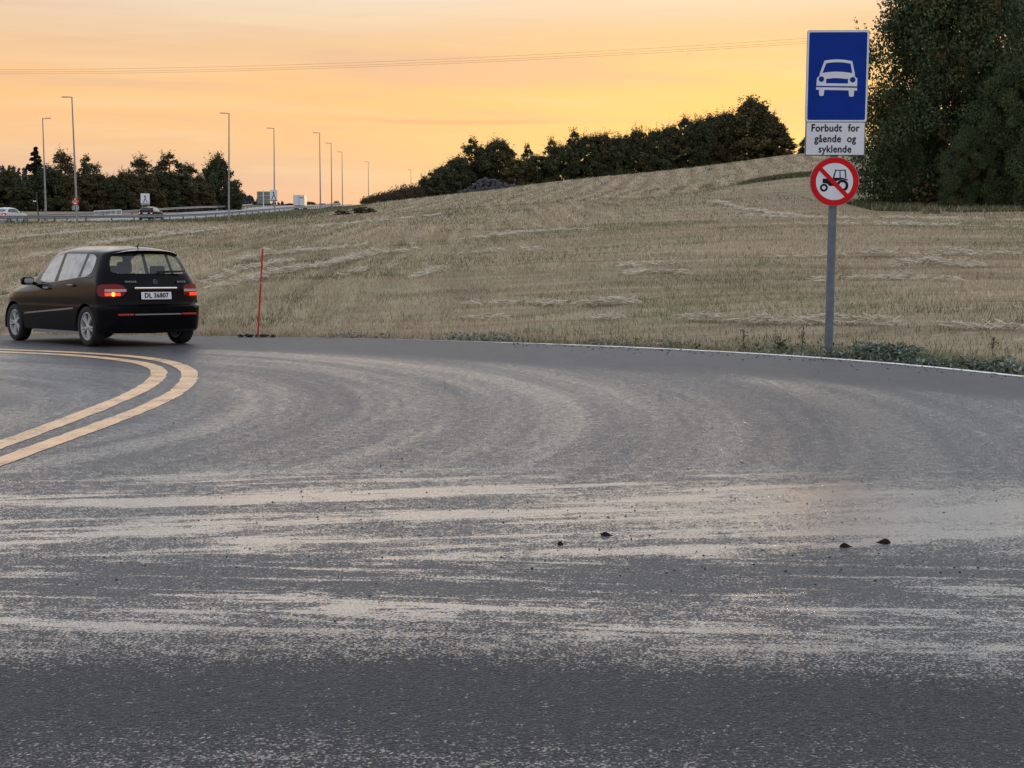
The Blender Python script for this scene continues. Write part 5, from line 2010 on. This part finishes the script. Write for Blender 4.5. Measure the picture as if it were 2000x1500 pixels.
def stubble():
    r = np.random.default_rng(3)
    parts = []
    for n, y0, y1, h0, w in ((190000, 16, 44, 0.115, 0.0065), (170000, 42, 80, 0.14, 0.012), (120000, 78, 150, 0.17, 0.028), (60000, 148, 262, 0.22, 0.055)):
        x, y = view_scatter(r, n, y0, y1)
        d = smooth_noise(x, y, 0.45, 2.0) * 0.6 + smooth_noise(x, y, 1.6, 7.0) * 0.5
        gr = np.clip((smooth_noise(x, y, 0.11, 5.0) + 0.5 * smooth_noise(x, y, 0.5, 9.0)) * 2.4, 0.02, 0.65)
        # drilled rows: plants stand in lines 0.25 m apart near the road
        keep = r.uniform(-0.9, 0.6, len(x)) < d
        x, y, d, gr = x[keep], y[keep], d[keep], gr[keep]
        h = h0 * r.uniform(0.45, 1.25, len(x)) * (1 + 0.6 * np.clip(d, 0, 1)) * (1 + 0.8 * (r.uniform(0, 1, len(x)) < 0.01))
        h = np.clip(h, 0.03, 0.5)
        split = x - (-4 + (y - 27) * 0.17)
        e = np.where(y > 135, 0.0, sstep(-7, 7, split + 3 * smooth_noise(x, y, 0.1, 1.0)))
        lr_ = np.array([mnoise.noise(Vector(((a + .02 * b) * .95, b * .03, 4.0))) + .6 * mnoise.noise(Vector(((a + .02 * b) * 2.3, b * .06, 8.0))) for a, b in zip(x, y)])
        rr = np.array([mnoise.noise(Vector((a * .05, b * .62, 6.0))) + .6 * mnoise.noise(Vector((a * .11, b * 1.7, 2.0))) for a, b in zip(x, y)])
        if y0 > 140: lr_ = lr_ * 0.5 + 0.9 * np.sin((x - .14 * y) * 1.9 + 2 * smooth_noise(x, y, .1, 3.0))
        shade = np.clip(0.99 + 0.65 * (lr_ * (1 - e) + rr * e), 0.42, 1.5)
        h_row = 1 - 0.35 * (lr_ * (1 - e) + rr * e)
        tag(obj("stubble", blades("stubble", x, y, h, w, 0.33, r, gr, shade), M['straw']), 'cut cereal stubble standing over the near field' if y0 == 16 else 'cut cereal stubble standing up the slope', kind='stuff')


stubble()


def straw_rows():
    """loose straw left in long swaths"""
    r = np.random.default_rng(9)
    curves = []
    def c(pix, w, dens, dark=False):
        pts = []
        for px, py in pix:
            lo, hi = 15.0, 260.0                          # march the sight line to the land sheet
            ds = np.linspace(lo, hi, 1500)
            a, b = P(px, py, lo), P(px, py, hi)
            xs_ = a.x + (b.x - a.x) * (ds - lo) / (hi - lo); zs_ = a.z + (b.z - a.z) * (ds - lo) / (hi - lo)
            g = ground_np(xs_, ds)
            k = np.argmax(zs_ < g)
            pts.append((xs_[k], ds[k]))
        curves.append((np.array(pts), w, dens, dark))
    c([(880, 598), (1060, 597), (1200, 596), (1345, 590)], 0.32, 520)
    c([(1130, 628), (1290, 627), (1400, 630), (1560, 634), (1700, 638), (1860, 645), (2010, 652)], 0.22, 330)
    c([(900, 628), (1000, 627), (1090, 626)], 0.2, 240)
    c([(1590, 552), (1680, 548), (1760, 547), (1860, 552)], 0.45, 620, True)
    c([(1500, 507), (1600, 504), (1740, 500), (2010, 498)], 0.35, 330)
    c([(1740, 525), (1800, 514), (1860, 522), (1950, 520)], 0.6, 420)
    c([(1080, 520), (1230, 522), (1330, 516)], 0.3, 200)
    c([(1220, 540), (1290, 535), (1350, 538)], 0.4, 420, True)
    c([(1400, 420), (1600, 428), (1800, 428), (2010, 432)], 0.8, 160)
    c([(1380, 395), (1450, 410), (1600, 426)], 0.9, 160)
    c([(1520, 440), (1760, 441), (2010, 446)], 0.7, 110)
    c([(395, 574), (470, 552), (530, 537), (640, 520), (740, 496), (820, 488)], 0.25, 300)
    c([(640, 550), (690, 538), (710, 528)], 0.3, 420, True)
    c([(780, 552), (840, 535), (880, 525)], 0.3, 420, True)
    c([(400, 520), (520, 500), (640, 490), (720, 478)], 0.3, 220)
    c([(390, 560), (470, 530), (600, 505)], 0.25, 140)
    c([(0, 590), (60, 560), (130, 535)], 0.25, 240)
    c([(0, 512), (100, 498), (250, 470), (440, 448)], 0.5, 150)
    c([(0, 470), (150, 455), (300, 444)], 0.7, 90)
    c([(560, 450), (700, 436), (860, 420)], 0.7, 90)
    c([(900, 470), (1020, 455), (1180, 448)], 0.6, 120)
    c([(860, 500), (980, 492), (1100, 486)], 0.4, 120)
    V, Cc = [], []
    for pts, w, dens, dark in curves:
        seg = np.hypot(*np.diff(pts, axis=0).T)
        L = seg.sum()
        w = w * 0.7
        n = int(dens * L * (1.3 if pts[:, 1].mean() < 40 else 0.9))
        n = min(n, 12000)
        dd = np.concatenate([[0], np.cumsum(seg)])
        t = r.uniform(0, L, n)
        x = np.interp(t, dd, pts[:, 0]); y = np.interp(t, dd, pts[:, 1])
        far = np.clip(y / 30, 1, 5)
        clump = np.array([mnoise.noise(Vector((a * 1.3, 0.0, w * 10))) for a in t])
        clump = clump + 0.5 * np.array([mnoise.noise(Vector((a * 0.31, 9.0, w * 7))) for a in t]) - 0.55 * (1 - np.sin(np.pi * np.clip(t / L, 0, 1)) ** 0.5)
        keep = r.uniform(-0.5, 0.6, n) < clump
        x, y, far, clump, t = x[keep], y[keep], far[keep], clump[keep], t[keep]
        n = len(x)
        off = r.normal(0, w * 0.5, n) + np.array([mnoise.noise(Vector((a * 0.5, 5.0, 0))) for a in t]) * w * 1.5
        x += r.normal(0, 0.08, n); y += off
        hgt = np.clip(0.16 * np.exp(-(off / w) ** 2) * (0.4 + np.clip(clump, 0, 1)), 0.02, 0.3) * r.uniform(0.1, 1.1, n) * np.minimum(far, 1.3)
        z = ground_np(x, y) + hgt + 0.05
        a = r.normal(0, 0.7, n) + (r.uniform(0, 1, n) < .5) * math.pi
        ln = r.uniform(0.05, 0.14, n) * np.minimum(far, 1.6)
        d = np.stack([np.cos(a) * ln, np.sin(a) * ln, r.normal(0, 0.25, n) * ln], 1)
        q = np.cross(d, np.array([0, -1.0, 0.6]) + r.normal(0, .35, (n, 3))); q /= np.linalg.norm(q, axis=1)[:, None]
        q = q * (0.0028 * far)[:, None]
        b = np.stack([x, y, z], 1)
        v = np.empty((n, 4, 3)); v[:, 0] = b - d - q; v[:, 1] = b - d + q; v[:, 2] = b + d + q; v[:, 3] = b + d - q
        v[:, 1:3, 2] += 0.01
        V.append(v.reshape(-1, 3))
        col = np.array([(0.64, 0.575, 0.46), (0.55, 0.475, 0.36), (0.71, 0.65, 0.55), (0.42, 0.345, 0.235)])[r.integers(0, 4, n)] * r.uniform(0.8, 1.1, n)[:, None]
        Cc.append(np.repeat(col, 4, 0))
    v, cc = np.concatenate(V), np.concatenate(Cc)
    tag(obj("straw", mesh_np("straw", v, np.arange(len(v)).reshape(-1, 4), cc), M['straw']), 'loose pale straw lying in long swaths over the stubble', kind='stuff')


straw_rows()


def leaf_clumps(name, x, y, hgt, leaf, per, r, pal, label, spread=0.08, frost=0.0):
    n = len(x)
    k = np.repeat(np.arange(n), per)
    m_ = len(k)
    z = ground_np(x, y)
    f = r.uniform(0, 1, m_)
    c = np.stack([x[k] + r.normal(0, spread, m_), y[k] + r.normal(0, spread, m_), z[k] + hgt[k] * f], 1)
    nd = np.stack([r.normal(0, .6, m_), r.normal(0, .6, m_) - .3, np.full(m_, .7)], 1)
    u = np.cross(nd, rand_dirs(r, m_)); u /= np.linalg.norm(u, axis=1)[:, None]
    v = np.cross(nd, u); v /= np.linalg.norm(v, axis=1)[:, None]
    s = (leaf * r.uniform(0.5, 1.4, m_))[:, None]
    col = pal[r.integers(0, len(pal), m_)] * r.uniform(0.7, 1.25, m_)[:, None]
    if frost:
        fr = r.uniform(0, 1, m_) < frost
        col[fr] = col[fr] * 0.5 + np.array([0.20, 0.22, 0.21])
    o = obj(name, quads_mesh(name, c, u * s, v * s * 0.36, col), M['herb'])
    return tag(o, label, kind='stuff')


def verge():
    r = np.random.default_rng(12)
    pal = np.array([(0.060, 0.085, 0.045), (0.085, 0.115, 0.060), (0.042, 0.060, 0.034), (0.11, 0.135, 0.085)])
    # leafy mat beyond the sign
    n = 900
    x = r.uniform(4.6, 9.2, n); o = r.uniform(0.38, 1.25, n)
    y = edge_y(x) + o * 1.25
    dn = smooth_noise(x, y, 1.6, 1.0)
    keep = (dn + 0.45 * sstep(4.6, 5.6, x) > r.uniform(-.2, .4, n)) & (edge_dist(x, y) > 0.36)
    x, y, dn = x[keep], y[keep], dn[keep]
    leaf_clumps("verge_herbs", x, y, 0.07 + 0.12 * np.clip(dn + .5, 0, 1), 0.036, 24, r, pal, 'frosted dark green leafy weeds matted along the edge line', frost=0.16)
    # thinner greenery further west
    n = 1500
    x = r.uniform(-3.5, 5.2, n)
    y = edge_y(x) + r.exponential(0.28, n) + 0.38
    dn = smooth_noise(x, y, 0.8, 4.0)
    keep = dn + 0.30 * sstep(-4, 4.5, x) > r.uniform(-.05, .6, n)
    x, y = x[keep], y[keep]
    pal2 = np.array([(0.085, 0.10, 0.05), (0.13, 0.14, 0.08), (0.18, 0.175, 0.115), (0.06, 0.075, 0.04)])
    leaf_clumps("low_weeds", x, y, r.uniform(0.04, 0.13, len(x)), 0.035, 9, r, pal2, 'thin low weeds along the edge of the asphalt', frost=0.25)
    # grass blades on the verge
    n = 26000
    x = r.uniform(-9, 10, n); y = edge_y(x) + 0.30 + r.exponential(0.45, n)
    keep = (edge_dist(x, y) > 0.27)
    x, y = x[keep], y[keep]
    h = r.uniform(0.05, 0.17, len(x))
    tag(obj("verge_grass", blades("verge_grass", x, y, h, 0.006, 0.4, r, 0.30 * sstep(-3, 4, x)), M['straw']), 'short bleached grass fringing the asphalt', kind='stuff')
    # tall grass under the copse, the uncut strip and the highway bank
    n = 24000
    x = r.uniform(24, 46, n); y = r.uniform(88, 104, n)
    keep = smooth_noise(x, y, 0.2, 3.0) + sstep(90, 96, y) > 0.35
    x, y = x[keep], y[keep]
    h = r.uniform(0.12, 0.5, len(x))
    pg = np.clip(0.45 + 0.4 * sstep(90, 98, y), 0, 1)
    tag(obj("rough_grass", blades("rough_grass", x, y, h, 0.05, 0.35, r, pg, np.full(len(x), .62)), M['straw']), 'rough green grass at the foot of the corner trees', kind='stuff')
    n = 16000
    x = r.uniform(21.5, 34, n); y = 137 - (x - 24) * .35 + r.normal(0, .8, n)
    keep = r.uniform(0, 1, n) < sstep(21.5, 25, x)
    x, y = x[keep], y[keep]
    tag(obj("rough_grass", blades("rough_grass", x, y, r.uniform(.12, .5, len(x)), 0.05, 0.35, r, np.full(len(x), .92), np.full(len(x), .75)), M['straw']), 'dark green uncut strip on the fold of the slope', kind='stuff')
    n = 40000
    y = r.uniform(105, 300, n); x = hz_near(y) + 1.3 + np.abs(r.normal(0, 4.0, n))
    tag(obj("bank_grass", blades("bank_grass", x, y, r.uniform(.15, .6, n), 0.07, 0.4, r, np.full(n, .72), np.full(n, .8)), M['straw']), 'green grass bank between field and guardrail', kind='stuff')


verge()


def weed(px, py, d, hpx, kind, label):
    """one tall weed: stalk, side stems and leaves or a seed head"""
    r = np.random.default_rng(int(px))
    b = P(px, py, d)
    root = empty("tall_weed", (b.x, b.y, ground(b.x, b.y)))
    tag(root, label, 'weed', 'tall weeds by the sign')
    h = hpx * d / F
    lean = r.normal(0, .12)
    bm = bmesh.new()
    tube(bm, (0, 0, -.03), (lean * h, 0, h), .006, .003, 5)
    ends = []
    for i in range(6):
        z = h * r.uniform(.25, .85); a = r.uniform(0, 6.28); L = h * r.uniform(.12, .3)
        e = Vector((lean * z + math.cos(a) * L, math.sin(a) * L, z + L * .8))
        tube(bm, (lean * z, 0, z), e, .003, .002, 4)
        ends.append(e)
    obj("stalk", bm, M['weedstalk'], root)
    n = 70
    j = r.integers(0, 6, n)
    e = np.array([tuple(v) for v in ends])
    if kind == 'leafy':
        c = e[j] * r.uniform(.5, 1.05, n)[:, None] + r.normal(0, .03, (n, 3)); s = .035
        col = np.array([(0.07, 0.095, 0.04)]) * r.uniform(.6, 1.4, n)[:, None]
    else:
        f = r.uniform(.35, 1.0, n)
        c = np.stack([lean * h * f + r.normal(0, .015, n), r.normal(0, .015, n), h * f], 1); c[:20] = e[j[:20]]; s = .016
        col = np.array([(0.075, 0.06, 0.042)]) * r.uniform(.6, 1.4, n)[:, None]
    c[:, 2] = np.maximum(c[:, 2], .02)
    u = rand_dirs(r, n) * s; v = np.cross(u, rand_dirs(r, n)) * .6
    lv_ = obj("leaves" if kind == 'leafy' else "seed_head", quads_mesh("leaves", c, u, v, col), M['herb'], root)
    lv_['kind'] = 'stuff'


M['weedstalk'] = mat("weed_stalk", (0.085, 0.075, 0.045), 0.8)
for a in ((1372, 682, 21.6, 40, 'leafy', 'bushy two-stemmed weed on the verge before the tall seed stalk'), (1452, 683, 21.5, 52, 'seed', 'tall thin seed stalk between the bushy weed and the leafy clump'),
          (1524, 684, 21.2, 34, 'leafy', 'leafy clump of weed beside the brown dock stalk'), (1566, 684, 21.0, 48, 'seed', 'brown leaning dock stalk beside the sign post'),
          (1938, 690, 19.4, 34, 'seed', 'fine leaning stalks above the frosted weeds past the sign'), (1360, 684, 21.6, 34, 'seed', 'thin brown stalk leaning over the bushy weed')):
    weed(*a)


# ------------------------------------------------------------------ stones and litter
def stone_heap():
    r = np.random.default_rng(31)
    b = P(950, 374, 258)
    vs, fs = [], []
    ico = bmesh.new(); bmesh.ops.create_icosphere(ico, subdivisions=1, radius=1.0)
    iv = np.array([tuple(v.co) for v in ico.verts]); fi = np.array([[v.index for v in f.verts] for f in ico.faces]); ico.free()
    for i in range(420):
        u = r.normal(0, 1); x = np.clip(u * 2.2, -5.0, 5.0)
        hmax = 2.0 * math.exp(-(x / 3.2) ** 2)
        y = r.normal(0, 1.0)
        z = r.uniform(0, 1) * hmax * math.exp(-(y / 1.6) ** 2)
        s = r.uniform(0.16, 0.42)
        p = iv * s * r.uniform(.7, 1.25, 3) + r.normal(0, .06 * s, iv.shape)
        g = ground(b.x + x, b.y + y)
        fs.append(fi + len(vs) * len(iv)); vs.append(p + np.array([b.x + x, b.y + y, g + z + s * .3]))
    o = obj("stone_heap", mesh_np("stone_heap", np.concatenate(vs), np.concatenate(fs)), M['stone'])
    tag(o, 'heap of grey field stones piled before the hedgerow', 'stone heap', kind='stuff')


stone_heap()


def grit():
    r = np.random.default_rng(44)
    ico = bmesh.new(); bmesh.ops.create_icosphere(ico, subdivisions=1, radius=1.0)
    iv = np.array([tuple(v.co) for v in ico.verts]); fi = np.array([[v.index for v in f.verts] for f in ico.faces]); ico.free()
    vs, fs = [], []
    def add(x, y, s):
        p = iv * s * np.array([1.3, 1.1, .75]) * r.uniform(.7, 1.3, 3) + r.normal(0, .1 * s, iv.shape)
        p += np.array([x, y, float(z_road(x, y)) + s * .35])
        fs.append(fi + len(vs) * len(iv)); vs.append(p)
    for _ in range(420):                                   # thrown up along the edge line
        x = r.uniform(0.0, 8.5); add(x, float(edge_y(x)) - .08 - r.exponential(.35), r.uniform(.004, .012))
    for _ in range(260):                                   # swept into the slick band
        y = r.normal(8.6, 1.0); x = r.uniform(-1.5, 4.2) if r.uniform() < .75 else r.uniform(-4, 4)
        add(x, y, r.uniform(.002, .0055))
    for _ in range(110):
        y = r.normal(7.2, .25); add(r.uniform(-3, 3), y, r.uniform(.002, .006))
    for _ in range(110):
        add(r.uniform(-6, 6), r.uniform(6, 18), r.uniform(.003, .007))
    tag(obj("grit", mesh_np("grit", np.concatenate(vs), np.concatenate(fs)), M['grit']), 'loose black grit scattered over the asphalt', kind='stuff')


grit()


def dead_leaf(px, py, L, rz, label):
    g = G(px, py)
    bm = bmesh.new()
    n = 8
    mid_, lf, rt = [], [], []
    for i in range(n + 1):
        t = i / n
        w = L * .30 * math.sin(math.pi * t ** .8)
        z = .004 + .006 * math.sin(5 * t)
        mid_.append(bm.verts.new((L * (t - .5), 0, z + w * .5 + .002)))
        lf.append(bm.verts.new((L * (t - .5), w, max(.002, z * .6)))); rt.append(bm.verts.new((L * (t - .5), -w, .002)))
    for i in range(n):
        bm.faces.new((mid_[i], mid_[i + 1], lf[i + 1], lf[i])); bm.faces.new((mid_[i + 1], mid_[i], rt[i], rt[i + 1]))
    bmesh.ops.remove_doubles(bm, verts=bm.verts[:], dist=1e-4)
    o = obj("fallen_leaf", bm, M['dead_leaf'], None, (g.x, g.y, g.z), (0, 0, rz))
    md = o.modifiers.new("thick", 'SOLIDIFY'); md.thickness = .002
    tag(o, label, 'leaf', 'fallen leaves on the asphalt')


dead_leaf(1652, 1068, .075, .2, 'curled brown leaf lying beside a flatter dark leaf on the slick asphalt')
dead_leaf(1095, 1063, .055, .9, 'small crumpled leaf on the slick asphalt beside a thin twig')
dead_leaf(1725, 1060, .08, 2.9, 'flat dark leaf beside the curled brown leaf')
dead_leaf(1185, 1046, .07, .05, 'thin dark scrap of leaf just beyond the small crumpled leaf')
